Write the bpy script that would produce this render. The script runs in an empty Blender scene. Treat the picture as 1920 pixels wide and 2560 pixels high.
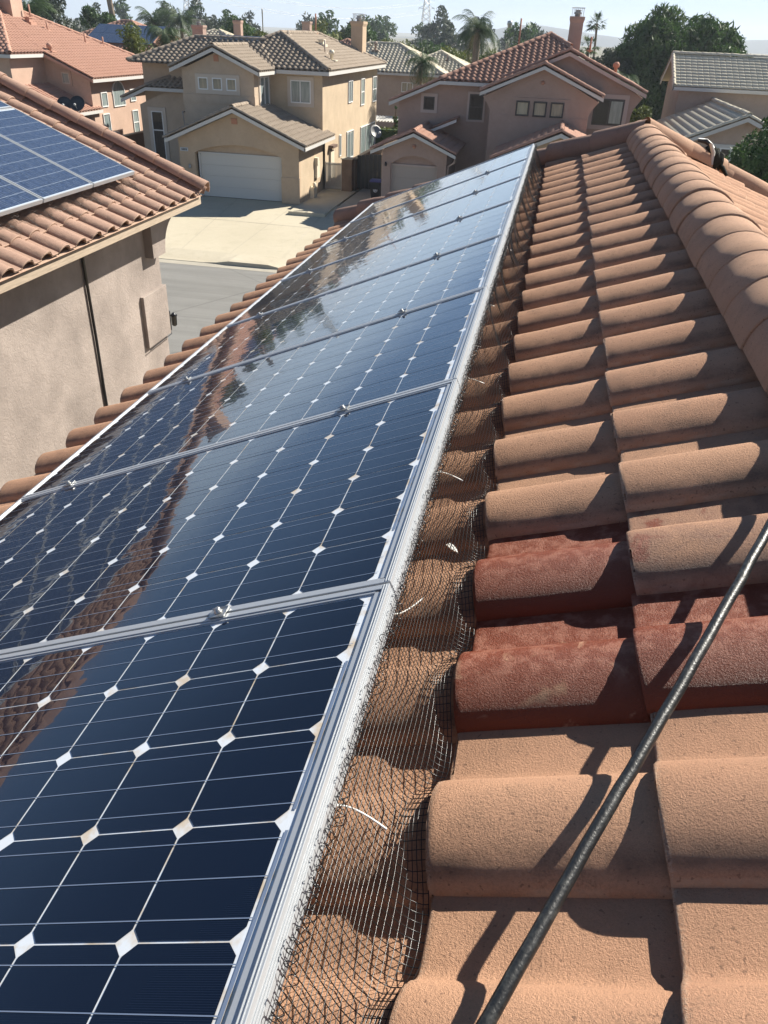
import bpy, bmesh, math, random
import numpy as np
from mathutils import Vector, Matrix
random.seed(7); RNG = np.random.default_rng(7)
S = bpy.context.scene
COL = S.collection
R = math.radians

# ------------------------------------------------------------------ camera, sky, sun
cam = bpy.data.cameras.new('camera'); camo = bpy.data.objects.new('camera', cam); COL.objects.link(camo)
cam.sensor_fit = 'VERTICAL'; cam.sensor_height = 24.0; cam.lens = 24.0 * 1940.41 / 2560.0
cam.clip_start = 0.02; cam.clip_end = 20000
_right = (0.97942195, 0.19852435, 0.03634168)
_down = (0.13492009, -0.51013031, -0.84944902)
_fwd = (-0.15009732, 0.83687224, -0.52641775)
m = Matrix.Identity(4)
for i in range(3):
    m[i][0] = _right[i]; m[i][1] = -_down[i]; m[i][2] = -_fwd[i]
m[0][3], m[1][3], m[2][3] = 0.21891636, -1.12481392, 0.85197187
camo.matrix_world = m
S.camera = camo

SUN = Vector((0.86, 0.86, 1.0)).normalized()
SUN_EL = math.asin(SUN.z); SUN_AZ = math.atan2(SUN.x, SUN.y)
W = bpy.data.worlds.new('World'); S.world = W; W.use_nodes = True
nt = W.node_tree; nt.nodes.clear()
sky = nt.nodes.new('ShaderNodeTexSky'); sky.sky_type = 'NISHITA'; sky.sun_disc = False
sky.sun_elevation = SUN_EL; sky.sun_rotation = SUN_AZ
sky.air_density = 1.0; sky.dust_density = 1.0; sky.ozone_density = 1.2; sky.altitude = 300
bg = nt.nodes.new('ShaderNodeBackground'); bg.inputs[1].default_value = 0.050
out = nt.nodes.new('ShaderNodeOutputWorld')
# summer haze: the Nishita sky is paled towards the horizon
tc = nt.nodes.new('ShaderNodeTexCoord'); sp = nt.nodes.new('ShaderNodeSeparateXYZ'); nt.links.new(tc.outputs['Generated'], sp.inputs[0])
rp = nt.nodes.new('ShaderNodeValToRGB'); rp.color_ramp.interpolation = 'EASE'; nt.links.new(sp.outputs[2], rp.inputs[0])
for i, (p_, c_) in enumerate(((0.0, (6.4, 7.8, 9.3)), (0.07, (6.2, 8.3, 10.8)), (0.15, (2.3, 4.2, 7.4)), (0.36, (1.2, 2.3, 4.2)), (1.0, (0.25, 0.75, 1.9)))):
    e_ = rp.color_ramp.elements[i] if i < 2 else rp.color_ramp.elements.new(p_)
    e_.position = p_; e_.color = (*[q / 20 for q in c_], 1)
sc_ = nt.nodes.new('ShaderNodeVectorMath'); sc_.operation = 'SCALE'; sc_.inputs['Scale'].default_value = 20.0; nt.links.new(rp.outputs[0], sc_.inputs[0])
mx_ = nt.nodes.new('ShaderNodeMix'); mx_.data_type = 'RGBA'; mx_.inputs[0].default_value = 0.92
nt.links.new(sky.outputs[0], mx_.inputs[6]); nt.links.new(sc_.outputs[0], mx_.inputs[7]); nt.links.new(mx_.outputs[2], bg.inputs[0]); nt.links.new(bg.outputs[0], out.inputs[0])
sl = bpy.data.lights.new('sun', 'SUN'); sl.energy = 5.0; sl.angle = R(0.53); sl.color = (1.0, 0.94, 0.84)
so = bpy.data.objects.new('sun', sl); COL.objects.link(so)
so.rotation_euler = SUN.to_track_quat('Z', 'Y').to_euler(); so.location = (10, 10, 30)
S.view_settings.view_transform = 'Standard'; S.view_settings.look = 'None'
S.view_settings.exposure = 1.12; S.view_settings.gamma = 1.0; S.view_settings.use_curve_mapping = False
S.render.resolution_x = 768; S.render.resolution_y = 1024
S.cycles.max_bounces = 8; S.cycles.transparent_max_bounces = 16; S.cycles.use_denoising = True

# ------------------------------------------------------------------ materials
def newmat(name):
    mt = bpy.data.materials.new(name); mt.use_nodes = True
    n = mt.node_tree.nodes; n.clear()
    o = n.new('ShaderNodeOutputMaterial'); b = n.new('ShaderNodeBsdfPrincipled')
    mt.node_tree.links.new(b.outputs[0], o.inputs[0])
    return mt, mt.node_tree, b

def N(t, kind, **kw):
    n = t.nodes.new(kind)
    for k, v in kw.items():
        if k in n.inputs: n.inputs[k].default_value = v
        else: setattr(n, k, v)
    return n

def rgba(c): return (c[0], c[1], c[2], 1.0)

def plain(name, c, rough=0.6, metal=0.0, spec=0.5, coat=0.0):
    mt, t, b = newmat(name)
    b.inputs['Base Color'].default_value = rgba(c); b.inputs['Roughness'].default_value = rough
    b.inputs['Metallic'].default_value = metal; b.inputs['Specular IOR Level'].default_value = spec
    b.inputs['Coat Weight'].default_value = coat
    return mt

def mixc(t, fac, c1, c2, blend='MIX'):
    mx = t.nodes.new('ShaderNodeMix'); mx.data_type = 'RGBA'; mx.blend_type = blend
    for s, v in ((0, fac), (6, c1), (7, c2)):
        if hasattr(v, 'links') or hasattr(v, 'is_linked'): t.links.new(v, mx.inputs[s])
        elif isinstance(v, (int, float)): mx.inputs[s].default_value = v
        else: mx.inputs[s].default_value = rgba(v)
    return mx.outputs[2]

def math_(t, op, a, b=None, c=None, clamp=False):
    n = t.nodes.new('ShaderNodeMath'); n.operation = op; n.use_clamp = clamp
    for i, v in enumerate((a, b, c)):
        if v is None: continue
        if hasattr(v, 'is_linked'): t.links.new(v, n.inputs[i])
        else: n.inputs[i].default_value = v
    return n.outputs[0]

def coords(t, kind='Object'):
    return t.nodes.new('ShaderNodeTexCoord').outputs[kind]

def noise(t, vec, scale, detail=4, rough=0.55, dist=0.0):
    n = N(t, 'ShaderNodeTexNoise'); n.inputs['Scale'].default_value = scale
    n.inputs['Detail'].default_value = detail; n.inputs['Roughness'].default_value = rough
    n.inputs['Distortion'].default_value = dist
    t.links.new(vec, n.inputs['Vector']); return n.outputs['Fac']

def ramp(t, fac, lo, hi, c0=(0, 0, 0), c1=(1, 1, 1)):
    r = t.nodes.new('ShaderNodeValToRGB'); r.color_ramp.elements[0].position = lo; r.color_ramp.elements[1].position = hi
    r.color_ramp.elements[0].color = rgba(c0); r.color_ramp.elements[1].color = rgba(c1)
    t.links.new(fac, r.inputs[0]); return r.outputs[0]

def bump(t, b, h, strength, dist):
    n = t.nodes.new('ShaderNodeBump'); n.inputs['Strength'].default_value = strength; n.inputs['Distance'].default_value = dist
    t.links.new(h, n.inputs['Height']); t.links.new(n.outputs[0], b.inputs['Normal']); return n

def tile_mat(name, c, c2=None, near=False, wet=False, cap=False):
    mt, t, b = newmat(name)
    c2 = c2 or (c[0] * 0.72, c[1] * 0.70, c[2] * 0.68)
    v = coords(t); geo = t.nodes.new('ShaderNodeNewGeometry'); rnd = geo.outputs['Random Per Island']
    n1 = noise(t, v, 3.0, 5); n2 = noise(t, v, 40.0, 3)
    col = mixc(t, ramp(t, n1, 0.35, 0.7), c, c2)
    dk = tuple(x * 0.66 for x in c); lt = tuple(min(1, x * 1.22) for x in c)
    col = mixc(t, math_(t, 'MULTIPLY', rnd, 0.75 if near else 0.55), col, mixc(t, n2, dk, lt) if not near else mixc(t, noise(t, v, 2.1, 2), dk, lt))
    b.inputs['Roughness'].default_value = 0.92; b.inputs['Specular IOR Level'].default_value = 0.25
    if near:
        n3 = noise(t, v, 260.0, 3, 0.7); n4 = noise(t, v, 900.0, 2, 0.6); n5 = noise(t, v, 14.0, 4, 0.6)
        col = mixc(t, ramp(t, n3, 0.42, 0.68), col, tuple(x * 0.80 for x in c))
        col = mixc(t, ramp(t, n4, 0.62, 0.75), col, tuple(min(1, x * 1.45) for x in c))
        # grey-black lichen grime in blotches
        gr = math_(t, 'MULTIPLY', ramp(t, n5, 0.52, 0.74), ramp(t, n3, 0.40, 0.6))
        col = mixc(t, math_(t, 'MULTIPLY', gr, 0.45), col, (0.10, 0.075, 0.055))
        hgt = math_(t, 'ADD', math_(t, 'MULTIPLY', n3, 0.9), math_(t, 'MULTIPLY', n4, 0.5))
        bn = bump(t, b, hgt, 0.85, 0.0035)
        def attr(nm):
            if cap: q = t.nodes.new('ShaderNodeValue'); q.outputs[0].default_value = 0.4; return q.outputs[0]
            q = t.nodes.new('ShaderNodeAttribute'); q.attribute_name = nm; return q.outputs['Fac']
        ta, tb = attr('ta'), attr('tb')
        # grime caught along the foot of each barrel, worn pale edges at the lips
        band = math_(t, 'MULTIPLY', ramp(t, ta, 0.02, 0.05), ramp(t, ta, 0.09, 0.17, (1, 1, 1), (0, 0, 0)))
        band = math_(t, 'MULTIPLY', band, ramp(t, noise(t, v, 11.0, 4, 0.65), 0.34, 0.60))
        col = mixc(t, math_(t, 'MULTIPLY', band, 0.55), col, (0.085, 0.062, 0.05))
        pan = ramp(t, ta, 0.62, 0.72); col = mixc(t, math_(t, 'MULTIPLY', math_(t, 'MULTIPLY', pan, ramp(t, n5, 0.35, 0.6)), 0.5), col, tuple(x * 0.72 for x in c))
        edge = math_(t, 'MULTIPLY', ramp(t, tb, 0.004, 0.010, (1, 1, 1), (0, 0, 0)), ramp(t, n3, 0.45, 0.55)); edge2 = math_(t, 'MULTIPLY', ramp(t, ta, 0.006, 0.016, (1, 1, 1), (0, 0, 0)), ramp(t, n5, 0.45, 0.6))
        col = mixc(t, math_(t, 'MULTIPLY', math_(t, 'MAXIMUM', edge, edge2), 0.6), col, (0.50, 0.36, 0.26))
        pits = ramp(t, noise(t, v, 120.0, 2, 0.5), 0.66, 0.70); col = mixc(t, math_(t, 'MULTIPLY', pits, 0.5), col, (0.10, 0.06, 0.045))
        if wet:
            # rinse water: whole tiles soaked dark red, drying pink in patches; each tile has its own wetness
            wa = attr('wet'); wn = noise(t, v, 13.0, 5, 0.62, 0.4); wn2 = noise(t, v, 34.0, 4, 0.6)
            wsum = math_(t, 'ADD', wa, math_(t, 'MULTIPLY', math_(t, 'SUBTRACT', wn, 0.5), 1.1))
            wetf = math_(t, 'MULTIPLY', ramp(t, wsum, 0.50, 0.60), ramp(t, wa, 0.04, 0.08))
            damp = math_(t, 'MULTIPLY', ramp(t, wa, 0.08, 0.38), ramp(t, wn, 0.30, 0.62))
            col = mixc(t, math_(t, 'MULTIPLY', damp, 0.72), col, (0.19, 0.095, 0.062))
            dryp = math_(t, 'MULTIPLY', ramp(t, wn2, 0.46, 0.60), ramp(t, ta, 0.10, 0.28))
            wc = mixc(t, math_(t, 'MULTIPLY', dryp, 0.6), (0.185, 0.048, 0.024), (0.34, 0.145, 0.095))
            col = mixc(t, wetf, col, wc)
            rgh = t.nodes.new('ShaderNodeMix'); rgh.data_type = 'FLOAT'
            t.links.new(math_(t, 'MAXIMUM', wetf, math_(t, 'MULTIPLY', damp, 0.8)), rgh.inputs[0]); rgh.inputs[2].default_value = 0.92; rgh.inputs[3].default_value = 0.42
            t.links.new(rgh.outputs[0], b.inputs['Roughness'])
    t.links.new(col, b.inputs['Base Color'])
    return mt

def stucco_mat(name, c, scale=6.0, var=0.16, bs=0.5, lace=False):
    mt, t, b = newmat(name)
    v = coords(t); n1 = noise(t, v, scale * 0.25, 5); n2 = noise(t, v, scale * 3, 6, 0.65, 1.2 if lace else 0.3)
    lo = tuple(x * (1 - var) for x in c); hi = tuple(min(1, x * (1 + var * 0.7)) for x in c)
    col = mixc(t, ramp(t, n1, 0.3, 0.7), lo, hi)
    n3 = noise(t, v, scale * 1.3, 5, 0.6, 0.8)
    col = mixc(t, math_(t, 'MULTIPLY', ramp(t, n3, 0.45, 0.75), 0.4), col, tuple(x * 0.78 for x in c))
    t.links.new(col, b.inputs['Base Color']); b.inputs['Roughness'].default_value = 0.95; b.inputs['Specular IOR Level'].default_value = 0.2
    h = ramp(t, n2, 0.42, 0.58) if lace else n2
    bump(t, b, h, bs, 0.02 if not lace else 0.012)
    return mt

def ground_mat(name, c, c2, s1=0.15, s2=30, bs=0.15, streak=0.0):
    mt, t, b = newmat(name)
    v = coords(t); n1 = noise(t, v, s1, 6, 0.6); n2 = noise(t, v, s2, 4); n3 = noise(t, v, s1 * 7, 5, 0.6, 0.6)
    col = mixc(t, ramp(t, n1, 0.35, 0.68), c, c2)
    col = mixc(t, math_(t, 'MULTIPLY', ramp(t, n3, 0.5, 0.72), 0.35), col, tuple(x * 0.75 for x in c))
    col = mixc(t, math_(t, 'MULTIPLY', n2, 0.3), col, tuple(x * 0.6 for x in c))
    if streak:
        mp = t.nodes.new('ShaderNodeMapping'); mp.inputs['Scale'].default_value = (0.12, 2.6, 1); t.links.new(v, mp.inputs[0])
        col = mixc(t, math_(t, 'MULTIPLY', ramp(t, noise(t, mp.outputs[0], 1.0, 5, 0.6), 0.4, 0.65), streak), col, tuple(x * 0.72 for x in c))
        vo = t.nodes.new('ShaderNodeTexVoronoi'); vo.feature = 'DISTANCE_TO_EDGE'; vo.inputs['Scale'].default_value = 0.22; t.links.new(v, vo.inputs['Vector'])
        col = mixc(t, math_(t, 'MULTIPLY', ramp(t, vo.outputs['Distance'], 0.0, 0.006, (1, 1, 1), (0, 0, 0)), 0.5), col, tuple(x * 0.35 for x in c))
    t.links.new(col, b.inputs['Base Color']); b.inputs['Roughness'].default_value = 0.95; b.inputs['Specular IOR Level'].default_value = 0.2
    bump(t, b, n2, bs, 0.02)
    return mt

def leaf_mat(name, c, c2, trans=0.25):
    mt, t, b = newmat(name)
    geo = t.nodes.new('ShaderNodeNewGeometry'); rnd = geo.outputs['Random Per Island']
    n1 = noise(t, coords(t), 0.6, 3)
    col = mixc(t, rnd, c, c2); col = mixc(t, ramp(t, n1, 0.35, 0.65), col, tuple(x * 0.7 for x in c))
    t.links.new(col, b.inputs['Base Color']); b.inputs['Roughness'].default_value = 0.6; b.inputs['Specular IOR Level'].default_value = 0.35
    tr = t.nodes.new('ShaderNodeBsdfTranslucent'); t.links.new(col, tr.inputs[0])
    mx = t.nodes.new('ShaderNodeMixShader'); mx.inputs[0].default_value = trans
    o = [n for n in t.nodes if n.type == 'OUTPUT_MATERIAL'][0]
    t.links.new(b.outputs[0], mx.inputs[1]); t.links.new(tr.outputs[0], mx.inputs[2]); t.links.new(mx.outputs[0], o.inputs[0])
    return mt

def glassy(name, c, c2, rough=0.04, scale=1.5):
    mt, t, b = newmat(name)
    v = coords(t)
    mp = t.nodes.new('ShaderNodeMapping'); mp.inputs['Scale'].default_value = (6, 6, 0.6); t.links.new(v, mp.inputs[0])
    n1 = noise(t, mp.outputs[0], scale, 3)
    col = mixc(t, ramp(t, n1, 0.4, 0.62), c, c2); t.links.new(col, b.inputs['Base Color'])
    b.inputs['Roughness'].default_value = rough; b.inputs['Specular IOR Level'].default_value = 0.6
    return mt

def wood_mat(name, c):
    mt, t, b = newmat(name)
    mp = t.nodes.new('ShaderNodeMapping'); mp.inputs['Scale'].default_value = (14, 1.2, 14); t.links.new(coords(t), mp.inputs[0])
    n1 = noise(t, mp.outputs[0], 4, 5, 0.6, 0.6)
    t.links.new(mixc(t, ramp(t, n1, 0.35, 0.7), c, tuple(x * 0.72 for x in c)), b.inputs['Base Color'])
    b.inputs['Roughness'].default_value = 0.85; bump(t, b, n1, 0.3, 0.004)
    return mt

def cell_mat(name, dark, tint, poly=False):
    mt, t, b = newmat(name)
    v = coords(t)
    sx = t.nodes.new('ShaderNodeSeparateXYZ'); t.links.new(v, sx.inputs[0])
    # silver grid fingers, 2 mm apart, run along the short side of the module
    w = math_(t, 'FRACT', math_(t, 'MULTIPLY', sx.outputs[0], 1 / 0.0026))
    f = math_(t, 'LESS_THAN', w, 0.16)
    geo = t.nodes.new('ShaderNodeNewGeometry')
    col = mixc(t, math_(t, 'MULTIPLY', geo.outputs['Random Per Island'], 0.5), dark, tint)
    if poly:
        vo = t.nodes.new('ShaderNodeTexVoronoi'); vo.inputs['Scale'].default_value = 45; t.links.new(v, vo.inputs['Vector'])
        hs = noise(t, v, 4, 4)
        col = mixc(t, vo.outputs['Color'], col, tuple(x * 1.7 for x in tint))
        mp = t.nodes.new('ShaderNodeMapping'); mp.inputs['Scale'].default_value = (2, 60, 2); t.links.new(v, mp.inputs[0])
        st = noise(t, mp.outputs[0], 3, 4, 0.7)
        col = mixc(t, math_(t, 'MULTIPLY', ramp(t, st, 0.48, 0.75), 0.35), col, (0.16, 0.19, 0.24))
    else:
        col = mixc(t, math_(t, 'MULTIPLY', f, 0.09), col, (0.10, 0.13, 0.20))
    t.links.new(col, b.inputs['Base Color'])
    b.inputs['Roughness'].default_value = 0.08 if not poly else 0.5; b.inputs['Specular IOR Level'].default_value = 0.10 if not poly else 0.0; b.inputs['Specular Tint'].default_value = (0.22, 0.42, 1.0, 1)
    coat(t, b, v, 1.0, 0.012 if not poly else 0.13, 1.42 if not poly else 1.5)
    return mt

def coat(t, b, v, w, rough, ior=1.42):
    b.inputs['Coat Weight'].default_value = w; b.inputs['Coat Roughness'].default_value = rough; b.inputs['Coat IOR'].default_value = ior
    n = t.nodes.new('ShaderNodeBump'); n.inputs['Strength'].default_value = 0.12; n.inputs['Distance'].default_value = 0.008
    t.links.new(noise(t, v, 4.5, 3, 0.5), n.inputs['Height']); t.links.new(n.outputs[0], b.inputs['Coat Normal'])

def sheet_mat(name, c, stain=True):
    mt, t, b = newmat(name)
    v = coords(t); n1 = noise(t, v, 18, 4, 0.6)
    col = mixc(t, math_(t, 'MULTIPLY', ramp(t, n1, 0.50, 0.66), 0.75 if stain else 0.0), c, (0.50, 0.38, 0.23))
    t.links.new(col, b.inputs['Base Color']); b.inputs['Roughness'].default_value = 0.6; b.inputs['Specular IOR Level'].default_value = 0.0
    coat(t, b, v, 1.0, 0.02)
    return mt

M = {}
def mats():
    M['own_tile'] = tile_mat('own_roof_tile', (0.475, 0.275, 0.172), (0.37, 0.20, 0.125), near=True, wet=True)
    M['own_cap'] = tile_mat('own_cap_tile', (0.455, 0.28, 0.185), (0.37, 0.225, 0.15), near=True, cap=True); M['nb_cap'] = tile_mat('neighbour_cap_tile', (0.37, 0.24, 0.18), (0.31, 0.195, 0.145), near=True, cap=True)
    M['rake_tile'] = tile_mat('dark_rake_tile', (0.33, 0.21, 0.155), (0.19, 0.125, 0.10), near=True, cap=True)  # left rake row: darker, more mottled tile colour than the other caps
    M['nb_tile'] = tile_mat('neighbour_tile', (0.37, 0.24, 0.18), (0.31, 0.195, 0.145), near=True)
    M['beige_tile'] = tile_mat('beige_house_tile', (0.30, 0.245, 0.19), (0.23, 0.185, 0.14))
    M['pink_tile'] = tile_mat('pink_house_tile', (0.38, 0.215, 0.155), (0.30, 0.17, 0.125))
    M['salmon_tile'] = tile_mat('salmon_house_tile', (0.43, 0.25, 0.185), (0.38, 0.22, 0.16))
    M['grey_tile'] = tile_mat('grey_house_tile', (0.58, 0.52, 0.40), (0.49, 0.44, 0.335))
    M['nb_stucco'] = stucco_mat('neighbour_stucco', (0.295, 0.25, 0.22), 6, 0.30, 0.30, lace=True)
    M['beige_stucco'] = stucco_mat('beige_stucco', (0.48, 0.38, 0.265), 4, 0.12, 0.3)
    M['beige_grey'] = stucco_mat('beige_house_upper_stucco', (0.45, 0.355, 0.265), 4, 0.10, 0.3)
    M['garage_tan'] = stucco_mat('garage_tan_stucco', (0.45, 0.34, 0.235), 4, 0.08, 0.3)
    M['pink_stucco'] = stucco_mat('pink_stucco', (0.37, 0.26, 0.21), 4, 0.09, 0.3)
    M['salmon_stucco'] = stucco_mat('salmon_stucco', (0.46, 0.325, 0.25), 4, 0.10, 0.3)
    M['tan_stucco'] = stucco_mat('tan_stucco', (0.40, 0.31, 0.25), 4, 0.09, 0.3)
    M['own_stucco'] = stucco_mat('own_stucco', (0.42, 0.31, 0.23), 6, 0.1, 0.5)
    M['white_trim'] = plain('white_trim', (0.50, 0.49, 0.46), 0.6)
    M['window_trim'] = plain('window_trim', (0.50, 0.43, 0.35), 0.8)
    M['pink_trim'] = plain('pink_trim', (0.46, 0.36, 0.31), 0.8)
    M['white_frame'] = plain('white_window_frame', (0.68, 0.68, 0.66), 0.45)
    M['dark_frame'] = plain('dark_window_frame', (0.025, 0.02, 0.02), 0.4)
    M['pane_curtain'] = glassy('pane_curtain', (0.20, 0.19, 0.15), (0.30, 0.27, 0.20))
    M['pane_blind'] = glassy('pane_blind', (0.16, 0.20, 0.20), (0.26, 0.30, 0.29))
    M['pane_dark'] = glassy('pane_dark', (0.012, 0.012, 0.015), (0.02, 0.02, 0.024)); M['pane_dark'].node_tree.nodes['Principled BSDF'].inputs['Specular IOR Level'].default_value = 0.25
    M['door_white'] = plain('garage_door_paint', (0.52, 0.50, 0.45), 0.6)
    M['door_pink'] = plain('pink_garage_door_paint', (0.38, 0.31, 0.26), 0.6)
    M['metal'] = plain('galvanised_metal', (0.42, 0.42, 0.41), 0.4, 0.8)
    M['grey_paint'] = plain('grey_paint', (0.32, 0.32, 0.31), 0.5)
    M['cream_paint'] = plain('cream_paint', (0.62, 0.55, 0.42), 0.6)
    M['terracotta'] = plain('terracotta_paint', (0.40, 0.19, 0.12), 0.8)
    M['black'] = plain('black_rubber', (0.012, 0.012, 0.013), 0.45)
    M['black_gloss'] = plain('black_plastic', (0.014, 0.015, 0.018), 0.35)
    M['fascia_wood'] = wood_mat('fascia_wood', (0.40, 0.32, 0.235))
    M['brown_wood'] = plain('brown_painted_wood', (0.12, 0.075, 0.055), 0.7)
    M['frame_alu'] = plain('anodised_aluminium', (0.41, 0.43, 0.45), 0.38, 0.35)
    M['backsheet'] = sheet_mat('white_backsheet', (0.62, 0.66, 0.70))
    M['cell'] = cell_mat('mono_cell', (0.0012, 0.0028, 0.009), (0.002, 0.0045, 0.014))
    M['busbar'] = plain('silver_busbar', (0.30, 0.36, 0.46), 0.35, 0.6)
    M['poly_cell'] = cell_mat('poly_cell', (0.016, 0.026, 0.055), (0.022, 0.034, 0.065), poly=True)
    M['poly_sheet'] = sheet_mat('poly_backsheet', (0.45, 0.52, 0.60), False)
    M['net'] = plain('coated_wire', (0.006, 0.007, 0.008), 0.28, 0.0, 0.55)
    M['tie'] = plain('white_cable_tie', (0.75, 0.74, 0.70), 0.4)
    M['underlay'] = plain('roof_underlay', (0.05, 0.035, 0.03), 0.95)
    M['asphalt'] = ground_mat('asphalt', (0.20, 0.195, 0.18), (0.235, 0.23, 0.215), 0.12, 40, 0.3, 0.5)
    M['concrete'] = ground_mat('concrete', (0.46, 0.41, 0.305), (0.52, 0.465, 0.355), 0.25, 20, 0.08)
    M['kerb'] = ground_mat('kerb_concrete', (0.45, 0.40, 0.30), (0.50, 0.45, 0.35), 0.5, 20, 0.08)
    M['gutter'] = ground_mat('gutter_concrete', (0.36, 0.33, 0.27), (0.44, 0.40, 0.32), 0.5, 20, 0.08)
    M['dry_ground'] = ground_mat('dry_ground', (0.20, 0.17, 0.11), (0.13, 0.13, 0.07), 0.02, 2, 0.3)
    M['block'] = stucco_mat('block_wall', (0.22, 0.155, 0.11), 8, 0.2, 0.4)
    M['bark'] = stucco_mat('bark', (0.16, 0.12, 0.09), 5, 0.3, 0.8)
    M['palm_bark'] = stucco_mat('palm_bark', (0.24, 0.19, 0.145), 6, 0.3, 0.8)
    M['hill'] = plain('hazed_hill_scrub', (0.07, 0.085, 0.09), 0.95)  # scrub colour with the blue haze of distance painted in
    M['pine_leaf'] = leaf_mat('pine_foliage', (0.040, 0.092, 0.022), (0.10, 0.165, 0.045))
    M['green_leaf'] = leaf_mat('green_foliage', (0.045, 0.10, 0.022), (0.10, 0.17, 0.045))
    M['lime_leaf'] = leaf_mat('yellow_green_foliage', (0.10, 0.14, 0.025), (0.19, 0.20, 0.04))
    M['grey_leaf'] = leaf_mat('grey_green_foliage', (0.055, 0.08, 0.05), (0.10, 0.12, 0.08))
    M['palm_leaf'] = leaf_mat('palm_fronds', (0.04, 0.085, 0.025), (0.10, 0.15, 0.05))
    M['dry_leaf'] = leaf_mat('dead_fronds', (0.22, 0.17, 0.08), (0.30, 0.23, 0.12))
    M['dish_grey'] = plain('dish_grey', (0.16, 0.16, 0.155), 0.5)
    M['sign'] = plain('sign_plate', (0.45, 0.48, 0.50), 0.5)
    M['bin'] = plain('bin_plastic', (0.015, 0.016, 0.018), 0.5)
    M['purple'] = plain('purple_lid', (0.05, 0.035, 0.19), 0.5)
    M['rag'] = stucco_mat('dark_cloth', (0.03, 0.032, 0.026), 40, 0.5, 0.6)
    M['grey_cloth'] = plain('pale_cuff', (0.45, 0.43, 0.38), 0.9)
mats()

# ------------------------------------------------------------------ mesh helpers
class MB:
    def __init__(s): s.v = []; s.f = []; s.n = 0; s.smooth = []
    def add(s, V, F, smooth=False):
        V = [tuple(map(float, p)) for p in V]
        o = s.n; s.v += V; s.n += len(V)
        s.f += [tuple(i + o for i in f) for f in F]; s.smooth += [smooth] * len(F); return s
    def box(s, x0, x1, y0, y1, z0, z1):
        return s.obox((0, 0, 0), (1, 0, 0), (0, 1, 0), (0, 0, 1), x0, x1, y0, y1, z0, z1)
    def obox(s, O, A, B, C, a0, a1, b0, b1, c0, c1):
        O, A, B, C = (np.array(q, float) for q in (O, A, B, C))
        V = [O + A * a + B * b + C * c for c in (c0, c1) for b in (b0, b1) for a in (a0, a1)]
        return s.add(V, [(0, 2, 3, 1), (4, 5, 7, 6), (0, 1, 5, 4), (2, 6, 7, 3), (0, 4, 6, 2), (1, 3, 7, 5)])
    def quad(s, *p): return s.add(p, [tuple(range(len(p)))])
    def prism(s, pts, d):
        n = len(pts); d = np.array(d, float); P = [np.array(p, float) for p in pts]
        F = [tuple(range(n - 1, -1, -1)), tuple(range(n, 2 * n))] + [(i, (i + 1) % n, n + (i + 1) % n, n + i) for i in range(n)]
        return s.add(P + [p + d for p in P], F)
    def tube(s, pts, r, k=8, caps=True, smooth=True):
        P = [np.array(p, float) for p in pts]; n = len(P)
        rs = r if hasattr(r, '__len__') else [r] * n
        V = []; up = np.array([0.13, 0.29, 0.95])
        for i in range(n):
            t = P[min(i + 1, n - 1)] - P[max(i - 1, 0)]; t = t / (np.linalg.norm(t) + 1e-12)
            a = np.cross(t, up)
            if np.linalg.norm(a) < 1e-3: a = np.cross(t, (1, 0, 0))
            a /= np.linalg.norm(a); b = np.cross(t, a)
            for j in range(k):
                w = 2 * math.pi * j / k; V.append(P[i] + rs[i] * (math.cos(w) * a + math.sin(w) * b))
        F = [(i * k + j, i * k + (j + 1) % k, (i + 1) * k + (j + 1) % k, (i + 1) * k + j) for i in range(n - 1) for j in range(k)]
        if caps: F += [tuple(range(k)), tuple((n - 1) * k + j for j in range(k - 1, -1, -1))]
        return s.add(V, F, smooth)
    def lathe(s, O, prof, k=16, axis=(0, 0, 1)):
        A = Vector(axis).normalized(); q = A.to_track_quat('Z', 'Y'); O = Vector(O); V = []
        for r, h in prof:
            for j in range(k):
                w = 2 * math.pi * j / k; V.append(O + q @ Vector((r * math.cos(w), r * math.sin(w), h)))
        n = len(prof)
        F = [(i * k + j, i * k + (j + 1) % k, (i + 1) * k + (j + 1) % k, (i + 1) * k + j) for i in range(n - 1) for j in range(k)]
        F += [tuple((n - 1) * k + j for j in range(k)), tuple(range(k - 1, -1, -1))]
        return s.add(V, F, True)
    def build(s, name, mat, parent=None, bevel=0.0):
        base = np.zeros(3) if parent is None else np.array(wbase(parent))
        me = bpy.data.meshes.new(name)
        if s.n:
            me.from_pydata((np.array(s.v) - base).tolist(), [], s.f)
            me.polygons.foreach_set('use_smooth', s.smooth)
        me.materials.append(M[mat] if isinstance(mat, str) else mat)
        me.update()
        o = bpy.data.objects.new(name, me); COL.objects.link(o)
        if parent is not None: o.parent = parent
        if bevel:
            bv = o.modifiers.new('bevel', 'BEVEL'); bv.width = bevel; bv.segments = 2; bv.limit_method = 'ANGLE'
        return o

def wbase(o):
    p = np.zeros(3)
    while o is not None:
        p += np.array(o.location); o = o.parent
    return p.tolist()

def thing(name, label, cat, loc=(0, 0, 0), group=None):
    o = bpy.data.objects.new(name, None); COL.objects.link(o); o.location = loc; o.empty_display_size = 0.1
    o['label'] = label; o['category'] = cat
    if group: o['group'] = group
    return o

def tag(o, label, cat, group=None):
    o['label'] = label; o['category'] = cat
    if group: o['group'] = group
    return o

def struct(o): o['kind'] = 'structure'; return o

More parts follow.
